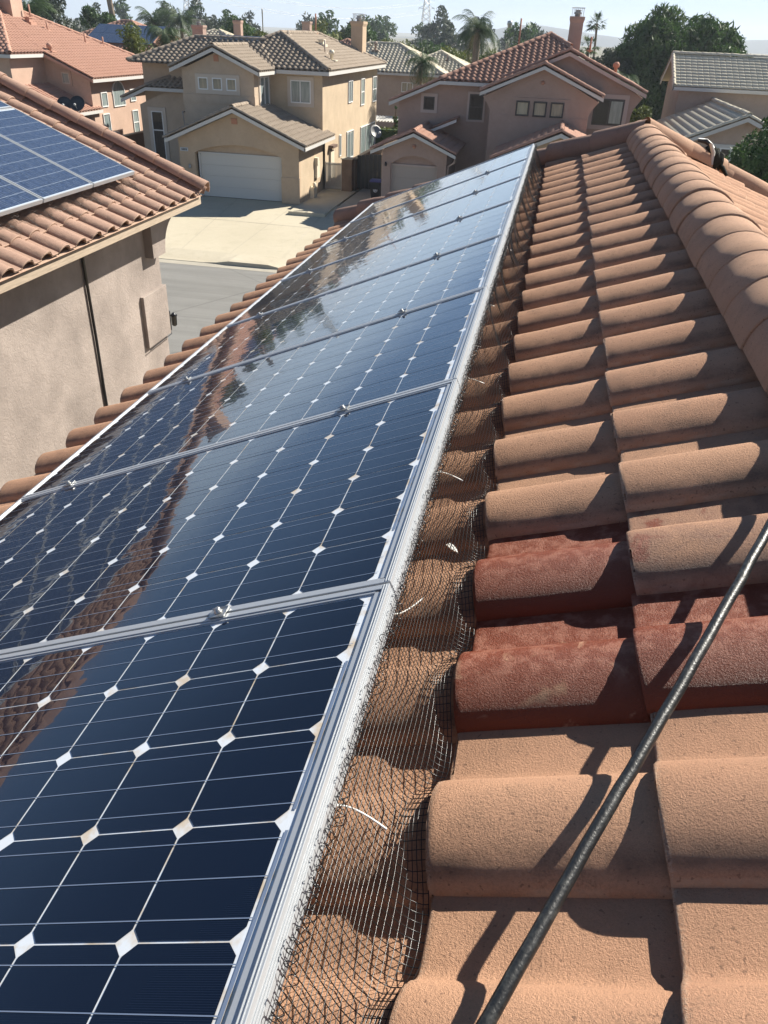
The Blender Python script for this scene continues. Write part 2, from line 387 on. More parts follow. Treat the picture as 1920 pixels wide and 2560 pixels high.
def mesh_np(name, V, F, mat, parent=None, smooth=False):
    base = np.zeros(3) if parent is None else np.array(wbase(parent))
    me = bpy.data.meshes.new(name); V = np.asarray(V, float) - base; F = np.asarray(F, int)
    k = F.shape[1]
    me.vertices.add(len(V)); me.vertices.foreach_set('co', V.ravel())
    me.loops.add(F.size); me.loops.foreach_set('vertex_index', F.ravel())
    me.polygons.add(len(F)); me.polygons.foreach_set('loop_start', np.arange(0, F.size, k)); me.polygons.foreach_set('loop_total', np.full(len(F), k))
    me.polygons.foreach_set('use_smooth', np.full(len(F), smooth))
    me.materials.append(M[mat] if isinstance(mat, str) else mat); me.update(calc_edges=True); me.validate()
    o = bpy.data.objects.new(name, me); COL.objects.link(o)
    if parent is not None: o.parent = parent
    return o

PROF_FAR = [(0.0, -0.01), (0.004, 0.03), (0.035, 0.062), (0.10, 0.082), (0.165, 0.058), (0.20, 0.004), (0.32, 0.0)]
PROF_NEAR = [(0.0, -0.008), (0.0, 0.006), (0.003, 0.014), (0.010, 0.0245), (0.026, 0.037), (0.050, 0.0495), (0.076, 0.0585), (0.100, 0.0625), (0.124, 0.0615),
             (0.147, 0.056), (0.167, 0.0455), (0.183, 0.031), (0.192, 0.018), (0.199, 0.009), (0.208, 0.003), (0.222, 0.0), (0.27, 0.0), (0.300, 0.0005), (0.332, 0.002)]

def tile_verts(prof, E, t, near, lap=0.0):
    lap = lap or (0.08 if near else 0.04)
    if near: bs = [0.0, 0.0025, 0.006, 0.014, 0.10, 0.22, E, E + lap]
    else: bs = [0.0, E + lap]
    V = []; npf = len(prof)
    for k, b in enumerate(bs):
        for a, h in prof:
            hh = h + t * (1 - b / E)
            if near: hh -= (0.0035, 0.0015, 0.0005, 0, 0, 0, 0, 0)[k]
            V.append((a, b, hh))
    for a, h in prof: V.append((a, 0.002, h + t - (0.018 if near else 0.02)))      # underside of the front lip
    if near:
        for a, h in prof: V.append((a, E * 0.6, h + t * 0.4 - 0.016))
    F = []
    for i in range(len(bs) - 1):
        for j in range(npf - 1): F.append((i * npf + j, i * npf + j + 1, (i + 1) * npf + j + 1, (i + 1) * npf + j))
    L = len(bs) * npf
    for j in range(npf - 1): F.append((L + j, L + j + 1, j + 1, j))
    if near:
        for j in range(npf - 1): F.append((L + npf + j, L + npf + j + 1, L + j + 1, L + j))
    return np.array(V), F

def tile_field(name, O, U, V, polys, mat, parent, P=0.316, E=0.34, near=False, t=None, phase=0.0, start=0.0, jit=0.0, lap=0.0, maxb=1e9, prof=None, wet=None):
    """barrel tiles over convex polygons given in (a, b): a along the eave U, b up the slope V"""
    U = np.array(U, float); V = np.array(V, float); Nn = np.cross(U, V); Nn /= np.linalg.norm(Nn)
    if Nn[2] < 0: Nn = -Nn
    O = np.array(O, float)
    prof = prof or (PROF_NEAR if near else PROF_FAR)
    t = t if t is not None else (0.024 if near else 0.028)
    sc = P / 0.316
    tv, tf = tile_verts([(a * sc, h * sc) for a, h in prof], E, t, near, lap)
    bm_all = bmesh.new()
    for poly in polys:
        poly = [np.array(p, float) for p in poly]
        a0 = min(p[0] for p in poly) - P; a1 = max(p[0] for p in poly) + P
        b0 = min(p[1] for p in poly); b1 = max(p[1] for p in poly)
        bm = bmesh.new(); la = bm.verts.layers.float.new('ta'); lb = bm.verts.layers.float.new('tb'); lw = bm.verts.layers.float.new('wet')
        area = sum(poly[i][0] * poly[(i + 1) % len(poly)][1] - poly[(i + 1) % len(poly)][0] * poly[i][1] for i in range(len(poly)))
        if area < 0: poly = poly[::-1]
        edges = []
        for i in range(len(poly)):
            d = poly[(i + 1) % len(poly)] - poly[i]; n2 = np.array([d[1], -d[0]]); n2 /= np.linalg.norm(n2)
            edges.append((poly[i], n2))
        i0 = math.floor((a0 - phase) / P); i1 = math.ceil((a1 - phase) / P)
        nb = math.ceil((b1 - start) / E)
        for r in range(math.floor((b0 - start) / E), nb):
            if start + r * E > maxb: continue
            for i in range(i0, i1):
                a = phase + i * P; b = start + r * E
                c = np.array([a + P / 2, b + E / 2])
                if any((c - p) @ n > 0.75 * (P + E) / 1.4 for p, n in edges): continue
                j = RNG.normal(0, jit, 4) if jit else np.zeros(4)
                vs = []
                for q in tv:
                    x = a + q[0] + j[0] * 0.5; y = b + q[1] + j[1] + j[3] * (q[0] - P / 2) * 2
                    chip = RNG.uniform(0.003, 0.011) if near and q[1] < 0.003 and RNG.random() < 0.05 else 0.0
                    y += chip
                    q2 = q[2] - chip * 0.25 + j[2] * 0.6 + (RNG.normal(0, 0.0006) if near else 0)
                    vv = bm.verts.new(O + U * x + V * y + Nn * q2); vv[la] = q[0] / P; vv[lb] = q[1]; vv[lw] = wet.get((r, i), 0.0) if wet else 0.0; vs.append(vv)
                for f in tf:
                    bf = bm.faces.new([vs[k] for k in f]); bf.smooth = True
        for p, n in edges:
            co = O + U * p[0] + V * p[1]; no = U * n[0] + V * n[1]
            bmesh.ops.bisect_plane(bm, geom=bm.verts[:] + bm.edges[:] + bm.faces[:], plane_co=Vector(co), plane_no=Vector(no), clear_outer=True, dist=1e-5)
        # deck under the tiles
        vs = [bm.verts.new(O + U * p[0] + V * p[1] - Nn * 0.022) for p in poly]; bm.faces.new(vs)
        tmp = bpy.data.meshes.new('tmp'); bm.to_mesh(tmp); bm.free(); bm_all.from_mesh(tmp); bpy.data.meshes.remove(tmp)
    base = Vector(wbase(parent)) if parent is not None else Vector()
    bmesh.ops.translate(bm_all, verts=bm_all.verts, vec=-base)
    me = bpy.data.meshes.new(name); bm_all.to_mesh(me); bm_all.free()
    me.materials.append(M[mat])
    o = bpy.data.objects.new(name, me); COL.objects.link(o)
    if parent is not None: o.parent = parent
    if near:
        try: me.set_sharp_from_angle(angle=R(50))
        except Exception: pass
    return o

def cap_row(mb, p0, p1, r, seg=0.38, up=(0, 0, 1), lap=0.07, k=14, jit=0.006, arc=1.0, shell=0.016, taper=0.03):
    """overlapping half round cap tiles from p0 to p1"""
    p0 = np.array(p0, float); p1 = np.array(p1, float); d = p1 - p0; L = np.linalg.norm(d); d /= L
    up = np.array(up, float); up -= d * (up @ d); up /= np.linalg.norm(up); sd = np.cross(d, up)
    n = max(1, int(round(L / seg))); seg = L / n
    for i in range(n):
        q0 = p0 + d * (i * seg) + RNG.normal(0, jit, 3); q1 = p0 + d * ((i + 1) * seg + lap)
        rings = []
        r1, r2 = r * (1 + taper), r * (1 - taper * 1.8)
        for q, rr, ll in ((q0, r1 - 0.004, 0.0), (q0 + d * 0.005, r1, 0), (q0 + d * 0.5 * seg, r, 0), (q1, r2, 0)):
            rings.append([q + rr * (math.cos(w) * sd + math.sin(w) * up) for w in np.linspace(math.pi * (0.5 - 0.5 * arc), math.pi * (0.5 + 0.5 * arc), k)])
        inner = [q0 + d * 0.004 + (r1 - shell) * (math.cos(w) * sd + math.sin(w) * up) for w in np.linspace(math.pi * (0.5 - 0.5 * arc), math.pi * (0.5 + 0.5 * arc), k)]
        inner2 = [q + d * seg * 0.6 for q in inner]
        V = sum(rings, []) + inner + inner2; F = []
        for a in range(3):
            for j in range(k - 1): F.append((a * k + j, a * k + j + 1, (a + 1) * k + j + 1, (a + 1) * k + j))
        for j in range(k - 1): F.append((4 * k + j, 4 * k + j + 1, j + 1, j))
        for j in range(k - 1): F.append((5 * k + j, 5 * k + j + 1, 4 * k + j + 1, 4 * k + j))
        mb.add(V, F, True)
    return mb

# ------------------------------------------------------------------ our own roof
AP = math.atan(5 / 12); CA, SA = math.cos(AP), math.sin(AP)
VW = np.array([CA, 0, SA]); NW = np.array([-SA, 0, CA]); UY = np.array([0, 1.0, 0])
def RP(u, v, n): return UY * u + VW * v + NW * n
N0 = -0.284; TP = 0.3157; TE = 0.330; PH = 0.168; V1 = 0.097
RX, RZ = 0.985, 0.10                                   # ridge axis
GZ = -7.198                                            # level of the plots across the street

def own_house():
    h = thing('tiled_roof_house', 'house under the camera with brown barrel tile roof carrying the long solar array', 'house', (0, 2, GZ - 0.6))
    O = RP(0, 0, N0)
    rake = lambda v: 7.12 - 0.585 * (v - 0.1)
    vr = 0.93
    poly = [(-1.6, V1 - 8 * TE), (rake(-2.54) + 0.1, V1 - 8 * TE), (rake(vr) + 0.1, vr), (-1.6, vr)]
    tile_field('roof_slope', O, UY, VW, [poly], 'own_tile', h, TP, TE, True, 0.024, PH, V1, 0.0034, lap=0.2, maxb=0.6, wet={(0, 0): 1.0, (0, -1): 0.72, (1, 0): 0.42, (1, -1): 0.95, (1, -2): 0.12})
    # far slope beyond the ridge, falls to the right
    VR = np.array([-CA, 0, SA]); N2 = np.array([SA, 0, CA])
    ridge_pt = np.array([RX, 0, 0.0]); ridge_pt[2] = (RP(0, (RX + N0 * SA) / CA, N0))[2]
    O2 = ridge_pt - VR * (8 * TE + 0.05)
    poly2 = [(-1.6, 0), (7.05, 0), (7.05, 8 * TE + 0.03), (-1.6, 8 * TE + 0.03)]
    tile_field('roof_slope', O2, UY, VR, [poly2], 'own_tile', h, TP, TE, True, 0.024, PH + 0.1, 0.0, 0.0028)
    mb = MB(); cap_row(mb, (RX, -1.7, RZ + 0.002), (RX + 0.005, 6.95, RZ), 0.160, 0.315, jit=0.003, arc=0.96, k=22, taper=0.016)
    mb.build('ridge_cap', 'own_cap', h)
    mb = MB()
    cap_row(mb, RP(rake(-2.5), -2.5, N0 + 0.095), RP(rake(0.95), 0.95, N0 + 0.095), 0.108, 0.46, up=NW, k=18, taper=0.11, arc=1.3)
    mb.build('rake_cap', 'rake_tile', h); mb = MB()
    cap_row(mb, (1.75, 7.02, -0.13), (1.02, 6.72, 0.185), 0.105, 0.40, up=N2, k=14)
    mb.build('rake_cap', 'own_cap', h)
    mb = MB()
    cap_row(mb, RP(rake(-2.5) + 0.27, -2.5, N0 + 0.03), RP(rake(0.9) + 0.27, 0.9, N0 + 0.03), 0.10, 0.42, up=NW, k=12)
    cap_row(mb, (3.4, 7.30, -0.86), (1.10, 7.22, 0.125), 0.115, 0.40, up=N2, k=14)
    mb.build('rake_cap', 'own_cap', h)
    # eave board, gable board and walls under the roof
    e = RP(0, V1 - 8 * TE + 0.05, N0 - 0.03)
    mb = MB(); mb.box(e[0] - 0.03, e[0] + 0.02, -4, 8.4, e[2] - 0.16, e[2] - 0.005); mb.build('fascia', 'fascia_wood', h)
    mb = MB(); mb.box(e[0] + 0.45, RX + 2.2, -4, 6.6, GZ - 0.6, e[2] - 0.02)
    mb.build('wall', 'own_stucco', h)
    return h
own_house()

PW, PL, GAP = 0.9885, 1.645, 0.006
def make_panel(loc, axes, label, group, rows=10, cols=6, cell='cell', sheet='backsheet', pitch=0.158, chamf=0.0148, clamp=True, busbars=3, L=PL, Wd=PW, margin=0.0208, bary=True):
    """panel lying in (x = along the short side, y = up the slope, z = normal), origin at its top near corner"""
    p = thing('solar_module', label, 'solar panel', loc, group)
    X, Y, Zn = axes
    p.rotation_euler = Matrix((X, Y, Zn)).transposed().to_euler()
    def part(mb, name, mat, bevel=0):
        me = bpy.data.meshes.new(name); me.from_pydata(mb.v, [], mb.f); me.polygons.foreach_set('use_smooth', mb.smooth); me.materials.append(M[mat]); me.update()
        o = bpy.data.objects.new(name, me); COL.objects.link(o); o.parent = p
        if bevel:
            bv = o.modifiers.new('bevel', 'BEVEL'); bv.width = bevel; bv.segments = 2
        return o
    fw = 0.0135; th = 0.046
    mb = MB()
    # outer frame: raised rim, groove, side walls
    for x0, x1, y0, y1 in ((0, Wd, -fw, 0), (0, Wd, -L, -L + fw), (0, fw, -L + fw, -fw), (Wd - fw, Wd, -L + fw, -fw)):
        mb.box(x0, x1, y0, y1, -th, 0.0)
    for x0, x1, y0, y1 in ((fw, Wd - fw, -fw - 0.012, -fw), (fw, Wd - fw, -L + fw, -L + fw + 0.006), (fw, fw + 0.006, -L + fw, -fw), (Wd - fw - 0.006, Wd - fw, -L + fw, -fw)):
        mb.box(x0, x1, y0, y1, -th, -0.0022)
    for y0, y1 in ((-0.0055, -0.0035), (-0.0105, -0.0085)):
        mb.box(0.002, Wd - 0.002, y0, y1, 0.0, 0.0016)
    for z0 in (-0.011, -0.0165, -0.022): mb.box(0.001, Wd - 0.001, 0.0, 0.0016, z0 - 0.0018, z0)
    part(mb, 'frame', 'frame_alu', 0.0008)
    mb = MB(); mb.quad((fw, -L + fw, -0.006), (Wd - fw, -L + fw, -0.006), (Wd - fw, -fw, -0.006), (fw, -fw, -0.006)); part(mb, 'backsheet', sheet)
    mb = MB(); g = 0.0016; z = -0.0052; bb = MB()
    ytop = -0.041 if cell == 'cell' else -0.035
    c = chamf
    for i in range(cols):
        for j in range(rows):
            x0 = margin + i * pitch + g; x1 = margin + (i + 1) * pitch - g; y1 = ytop - j * pitch - g; y0 = ytop - (j + 1) * pitch + g
            if c > 0:
                mb.quad((x0 + c, y0, z), (x1 - c, y0, z), (x1, y0 + c, z), (x1, y1 - c, z), (x1 - c, y1, z), (x0 + c, y1, z), (x0, y1 - c, z), (x0, y0 + c, z))
            else: mb.quad((x0, y0, z), (x1, y0, z), (x1, y1, z), (x0, y1, z))
        for q in range(busbars):
            xx = margin + (i + (q + 0.5) / busbars) * pitch; ww = 0.00075
            bb.quad((xx - ww, ytop - rows * pitch - 0.006, z + 0.0006), (xx + ww, ytop - rows * pitch - 0.006, z + 0.0006), (xx + ww, ytop + 0.006, z + 0.0006), (xx - ww, ytop + 0.006, z + 0.0006))
    if cell == 'cell':   # interconnect ribbon along the top margin
        for i in range(1, cols - 1, 2):
            bb.quad((margin + (i + .1) * pitch, ytop + 0.004, z + 0.0005), (margin + (i + 1.9) * pitch, ytop + 0.004, z + 0.0005), (margin + (i + 1.9) * pitch, ytop + 0.009, z + 0.0005), (margin + (i + .1) * pitch, ytop + 0.009, z + 0.0005))
    part(mb, 'cell_sheet', cell); part(bb, 'busbar', 'busbar')
    if clamp:
        for yy in (-0.36, -1.42):
            cb = MB(); x = Wd + GAP / 2
            cb.box(x - 0.015, x + 0.015, yy - 0.018, yy + 0.018, 0.0016, 0.0046)
            cb.prism([(x - 0.015, yy - 0.018, 0.0046), (x - 0.010, yy - 0.018, 0.0046), (x - 0.0125, yy - 0.018, 0.0075)], (0, 0.036, 0))
            cb.lathe((x, yy, 0.0052), [(0.009, 0), (0.009, 0.0015), (0.0065, 0.002), (0.0065, 0.008), (0.004, 0.009)], 6)
            part(cb, 'clamp', 'metal')
    return p

def own_array():
    per = 0.994545; X = Vector(UY); Y = Vector(VW); Z = Vector(NW)
    labels = ['dark mono solar panel nearest the camera at the near end of the long array',
              'second dark solar panel from the camera, with white gaps and a rust-stained rim',
              'third dark solar panel from the camera in the long array',
              'fourth dark solar panel from the camera in the long array',
              'fifth dark solar panel from the camera, mirroring pale sky',
              'sixth dark solar panel from the camera, third before the far end',
              'seventh dark solar panel from the camera, next to last in the array',
              'farthest dark solar panel of the long array, last before the roof edge']
    for k in range(8):
        u0 = -per - 0.0225 + k * per
        make_panel(RP(u0 + PW, 0.041, 0.0), (-X, Y, Z), labels[k], 'dark solar panels of the long array', clamp=(k > 0))
    # mounting rails under the array
    for v, w in ((-0.36, 'upper'), (-1.42, 'lower')):
        mb = MB(); mb.obox(RP(-1.3, v, -0.095), UY, VW, NW, 0, 8.2, -0.02, 0.02, 0, 0.045)
        o = mb.build('mounting_rail', 'frame_alu'); tag(o, f'{w} aluminium rail running under the dark solar array', 'rail')
own_array()

# ------------------------------------------------------------------ bird netting, cable, rag on our roof
def barrel_h(u):
    a = (u - PH) % TP
    xs = [p[0] for p in PROF_NEAR[1:]]; hs = [p[1] for p in PROF_NEAR[1:]]
    return float(np.interp(a, xs, hs))

def netting():
    root = thing('wire_netting', 'black square-mesh bird netting hanging from the top rail of the solar array', 'netting', RP(-1.2, 0.05, -0.05))
    rs = np.random.default_rng(3)
    mesh = 0.0127
    u0, u1 = -1.25, 6.95
    nu = int((u1 - u0) / mesh); us = np.linspace(u0, u1, nu + 1)
    bh = np.array([barrel_h(u) for u in us]); ker = np.hanning(13); ker /= ker.sum()
    bs = np.convolve(np.pad(bh, 6, 'edge'), ker, 'valid')
    nw = 23
    def lowf(scale, amp, seed):
        r = np.random.default_rng(seed); kn = np.arange(u0 - 1, u1 + 2, scale); return np.interp(us, kn, r.normal(0, amp, len(kn)))
    f1 = np.convolve(lowf(0.16, 1, 5), np.hanning(9) / np.hanning(9).sum(), 'same'); f2 = np.convolve(lowf(0.09, 1, 6), np.hanning(7) / np.hanning(7).sum(), 'same')
    crumple = np.clip((us - 0.4) / 2.0, 0.15, 1.0)
    P = np.zeros((nu + 1, nw, 3))
    prof = np.array([(0.047, -0.030), (0.046, -0.080), (0.045, -0.130), (0.047, -0.175), (0.057, -0.212), (0.075, -0.242), (0.096, -0.264)])
    al = np.r_[0, np.cumsum(np.linalg.norm(np.diff(prof, axis=0), axis=1))]; al /= al[-1]
    fa = np.linspace(0, 1, 101); kk = np.hanning(31); kk /= kk.sum()
    fv = np.convolve(np.pad(np.interp(fa, al, prof[:, 0]), 15, 'reflect', reflect_type='odd'), kk, 'valid'); fn = np.convolve(np.pad(np.interp(fa, al, prof[:, 1]), 15, 'reflect', reflect_type='odd'), kk, 'valid')
    for j in range(nw):
        w = j / (nw - 1); mid = math.sin(math.pi * w)
        nb = N0 + 0.012 + bs + 0.004                             # the tiles it rests on
        v0 = float(np.interp(w, fa, fv)); n0 = float(np.interp(w, fa, fn))
        v = v0 + mid * crumple * (0.011 * f1 + 0.008 * f2 * math.cos(3 * w)) + 0.004 * np.sin(us * 9) * w
        n = n0 + mid * crumple * (0.010 * f2 - 0.006 * f1)
        n = np.maximum(n, nb)
        n = n + (nb - n) * w ** 6 * 0.8
        uu = us + 0.010 * f1 * crumple * mid
        P[:, j] = np.outer(uu, UY) + np.outer(v, VW) + np.outer(n, NW)
    r = 0.00072
    def sweep(P, k=4, closed=None):
        """P: (m, n, 3) polylines -> square tubes"""
        m, n, _ = P.shape
        T = np.gradient(P, axis=1); T /= np.linalg.norm(T, axis=2, keepdims=True) + 1e-9
        up = np.array([0.31, 0.21, 0.93]); A = np.cross(T, up); A /= np.linalg.norm(A, axis=2, keepdims=True) + 1e-9; B = np.cross(T, A)
        V = np.stack([P + r * (math.cos(q) * A + math.sin(q) * B) for q in (0.78, 2.36, 3.93, 5.5)], axis=2)   # m n k 3
        idx = np.arange(m * n * k).reshape(m, n, k)
        F = [np.stack([idx[:, :-1, q], idx[:, :-1, (q + 1) % k], idx[:, 1:, (q + 1) % k], idx[:, 1:, q]], -1).reshape(-1, 4) for q in range(k)]
        return V.reshape(-1, 3), np.concatenate(F)
    V1_, F1_ = sweep(np.transpose(P, (1, 0, 2)))
    V2_, F2_ = sweep(P)
    mesh_np('wire_mesh', np.concatenate([V1_, V2_]), np.concatenate([F1_, F2_ + len(V1_)]), 'net', root, True)
    # cut wire ends curled up against the frame
    mb = MB()
    for i in range(0, nu, 1):
        u = us[i] + rs.normal(0, 0.002); rr = rs.uniform(0.005, 0.0105); out = rs.uniform(-0.002, 0.008); tw = rs.normal(0, 0.35)
        c = (0.0505 + out, -0.026 + rs.uniform(-.006, .010))
        pts = [RP(u, 0.048, -0.040)] + [RP(u + 0.006 * q / 6 + rr * math.sin(q) * math.sin(tw), c[0] + rr * 0.8 * math.sin(q) * math.cos(tw) + 0.004, c[1] - rr * math.cos(q)) for q in np.linspace(0.2, rs.uniform(4.6, 6.0), 9)]
        mb.tube(pts, 0.00072, 4, False)
    o = mb.build('curled_wire', 'net', root); o['kind'] = 'stuff'
    # white cable ties and round fixing discs
    ties = [((-0.457, 0.026, -0.062), (-0.441, 0.042, -0.092), (-0.436, 0.069, -0.142)), ((-0.034, 0.026, -0.062), (0.009, 0.030, -0.092), (0.115, 0.032, -0.142)), ((0.51, 0.027, -0.062), (0.562, 0.034, -0.092), (0.601, 0.058, -0.142)),
            ((1.131, 0.03, -0.062), (1.203, 0.03, -0.092), (1.267, 0.053, -0.142)), ((1.438, 0.025, -0.062), (1.47, 0.028, -0.075), (1.506, 0.031, -0.092)), ((1.908, 0.036, -0.062), (1.95, 0.038, -0.075), (1.988, 0.041, -0.092)),
            ((2.9, 0.036, -0.062), (2.95, 0.038, -0.08), (3.0, 0.045, -0.10)), ((4.1, 0.036, -0.062), (4.15, 0.038, -0.08), (4.2, 0.045, -0.10)), ((5.4, 0.036, -0.062), (5.45, 0.038, -0.08), (5.5, 0.045, -0.10))]
    for A, B, C_ in ties:
        A, B, C_ = (np.array(RP(*q)) for q in (A, B, C_)); B = 2 * B - (A + C_) / 2
        pts = [A * (1 - q) ** 2 + 2 * B * q * (1 - q) + C_ * q * q for q in np.linspace(0, 1, 9)]
        mb = MB(); mb.tube(pts, [0.0026, 0.0019, 0.0016, 0.0015, 0.0015, 0.0015, 0.0015, 0.0016, 0.0017], 6); mb.build('cable_tie', 'tie', root)
        mb = MB(); mb.lathe(A - VW * 0.012, [(0.0, 0), (0.015, 0), (0.015, 0.002), (0.004, 0.004)], 14, axis=tuple(VW)); mb.build('fixing_disc', 'black', root)
    mb = MB(); mb.prism([RP(0.392, 0.026, -0.196), RP(0.398, 0.036, -0.197), RP(0.382, 0.050, -0.202), RP(0.362, 0.056, -0.205), RP(0.374, 0.040, -0.2)], NW * 0.003); mb.build('snagged_feather', 'tie', root)
netting()

def cable():
    p = [RP(-0.82, 0.152, N0 + 0.132), RP(-0.68, 0.236, N0 + 0.128), RP(-0.44, 0.358, N0 + 0.122), RP(-0.20, 0.490, N0 + 0.122), RP(0.17, 0.685, N0 + 0.128), RP(0.45, 0.845, N0 + 0.15), np.array([0.90, 0.60, 0.262]), np.array([RX + 0.02, 0.70, 0.272]), np.array([1.12, 0.82, 0.225]), np.array([1.5, 1.05, 0.045]), np.array([2.3, 1.45, -0.30])]
    q = []
    for i in range(len(p) - 1):
        for s in np.linspace(0, 1, 8, endpoint=False): q.append(p[i] * (1 - s) + p[i + 1] * s + RNG.normal(0, 0.0005, 3))
    q.append(p[-1])
    mt, t, b = newmat('worn_black_hose')
    v = coords(t); n1 = noise(t, v, 45, 5, 0.7); n2 = noise(t, v, 220, 3)
    t.links.new(mixc(t, ramp(t, n1, 0.52, 0.74), (0.010, 0.011, 0.012), (0.050, 0.052, 0.048)), b.inputs['Base Color'])
    b.inputs['Roughness'].default_value = 0.42; bump(t, b, math_(t, 'ADD', n1, n2), 0.4, 0.0018)
    mb = MB(); mb.tube(q, 0.0090, 14); o = mb.build('water_hose', mt)
    tag(o, 'wet black hose lying slantwise across the roof tiles by the red wet patch', 'hose')
cable()

def rag():
    r = thing('crumpled_glove', 'dark crumpled work glove on the cap tiles at the far right of the roof', 'glove', (1.62, 7.0, 0.0))
    rs = np.random.default_rng(5)
    def blob(mb, c, s, n=14, amp=0.25):
        V = []; F = []
        for i in range(n + 1):
            th = math.pi * i / n
            for j in range(n):
                ph = 2 * math.pi * j / n; rr = 1 + amp * math.sin(3 * ph + 2 * th) * math.sin(2 * th) + rs.normal(0, amp * 0.25)
                V.append((c[0] + s[0] * rr * math.sin(th) * math.cos(ph), c[1] + s[1] * rr * math.sin(th) * math.sin(ph), c[2] + s[2] * rr * math.cos(th)))
        for i in range(n):
            for j in range(n): F.append((i * n + j, i * n + (j + 1) % n, (i + 1) * n + (j + 1) % n, (i + 1) * n + j))
        mb.add(V, F, True)
    c = (1.60, 6.93, -0.01)
    mb = MB(); blob(mb, (c[0], c[1], c[2] + 0.02), (0.075, 0.055, 0.075)); blob(mb, (c[0] + 0.075, c[1] - 0.03, c[2] - 0.025), (0.055, 0.05, 0.075)); mb.build('glove_body', 'rag', r)
    mb = MB()
    for a in (-0.5, -0.1, 0.3):
        mb.tube([(c[0] + 0.06, c[1], c[2] - 0.03), (c[0] + 0.13, c[1] - 0.03 + a * 0.06, c[2] - 0.07), (c[0] + 0.175, c[1] - 0.05 + a * 0.1, c[2] - 0.125)], [0.022, 0.020, 0.013], 8)
    mb.build('finger', 'rag', r)
    mb = MB(); mb.tube([(c[0] - 0.12, c[1] + 0.02, c[2] + 0.135), (c[0] - 0.05, c[1] + 0.01, c[2] + 0.13), (c[0], c[1], c[2] + 0.10), (c[0] + 0.03, c[1], c[2] + 0.05)], [0.018, 0.024, 0.02, 0.022], 8); mb.build('strap', 'black', r)
    mb = MB(); mb.tube([(c[0] - 0.02, c[1] - 0.05, c[2] + 0.12), (c[0] + 0.02, c[1] - 0.06, c[2] + 0.05), (c[0] + 0.03, c[1] - 0.06, c[2] - 0.05)], [0.012, 0.018, 0.014], 8); mb.build('cuff', 'grey_cloth', r)
rag()

def eave_pipe():
    mb = MB(); b = RP(2.02, -1.72, N0 + 0.02); b = np.array(b)
    mb.lathe(b, [(0.045, 0), (0.045, 0.20), (0.050, 0.205), (0.050, 0.225), (0.043, 0.225), (0.043, 0.05)], 20)
    o = mb.build('vent_pipe', 'terracotta'); tag(o, 'short open brown vent pipe poking up below the lower edge of the dark array', 'pipe')
eave_pipe()

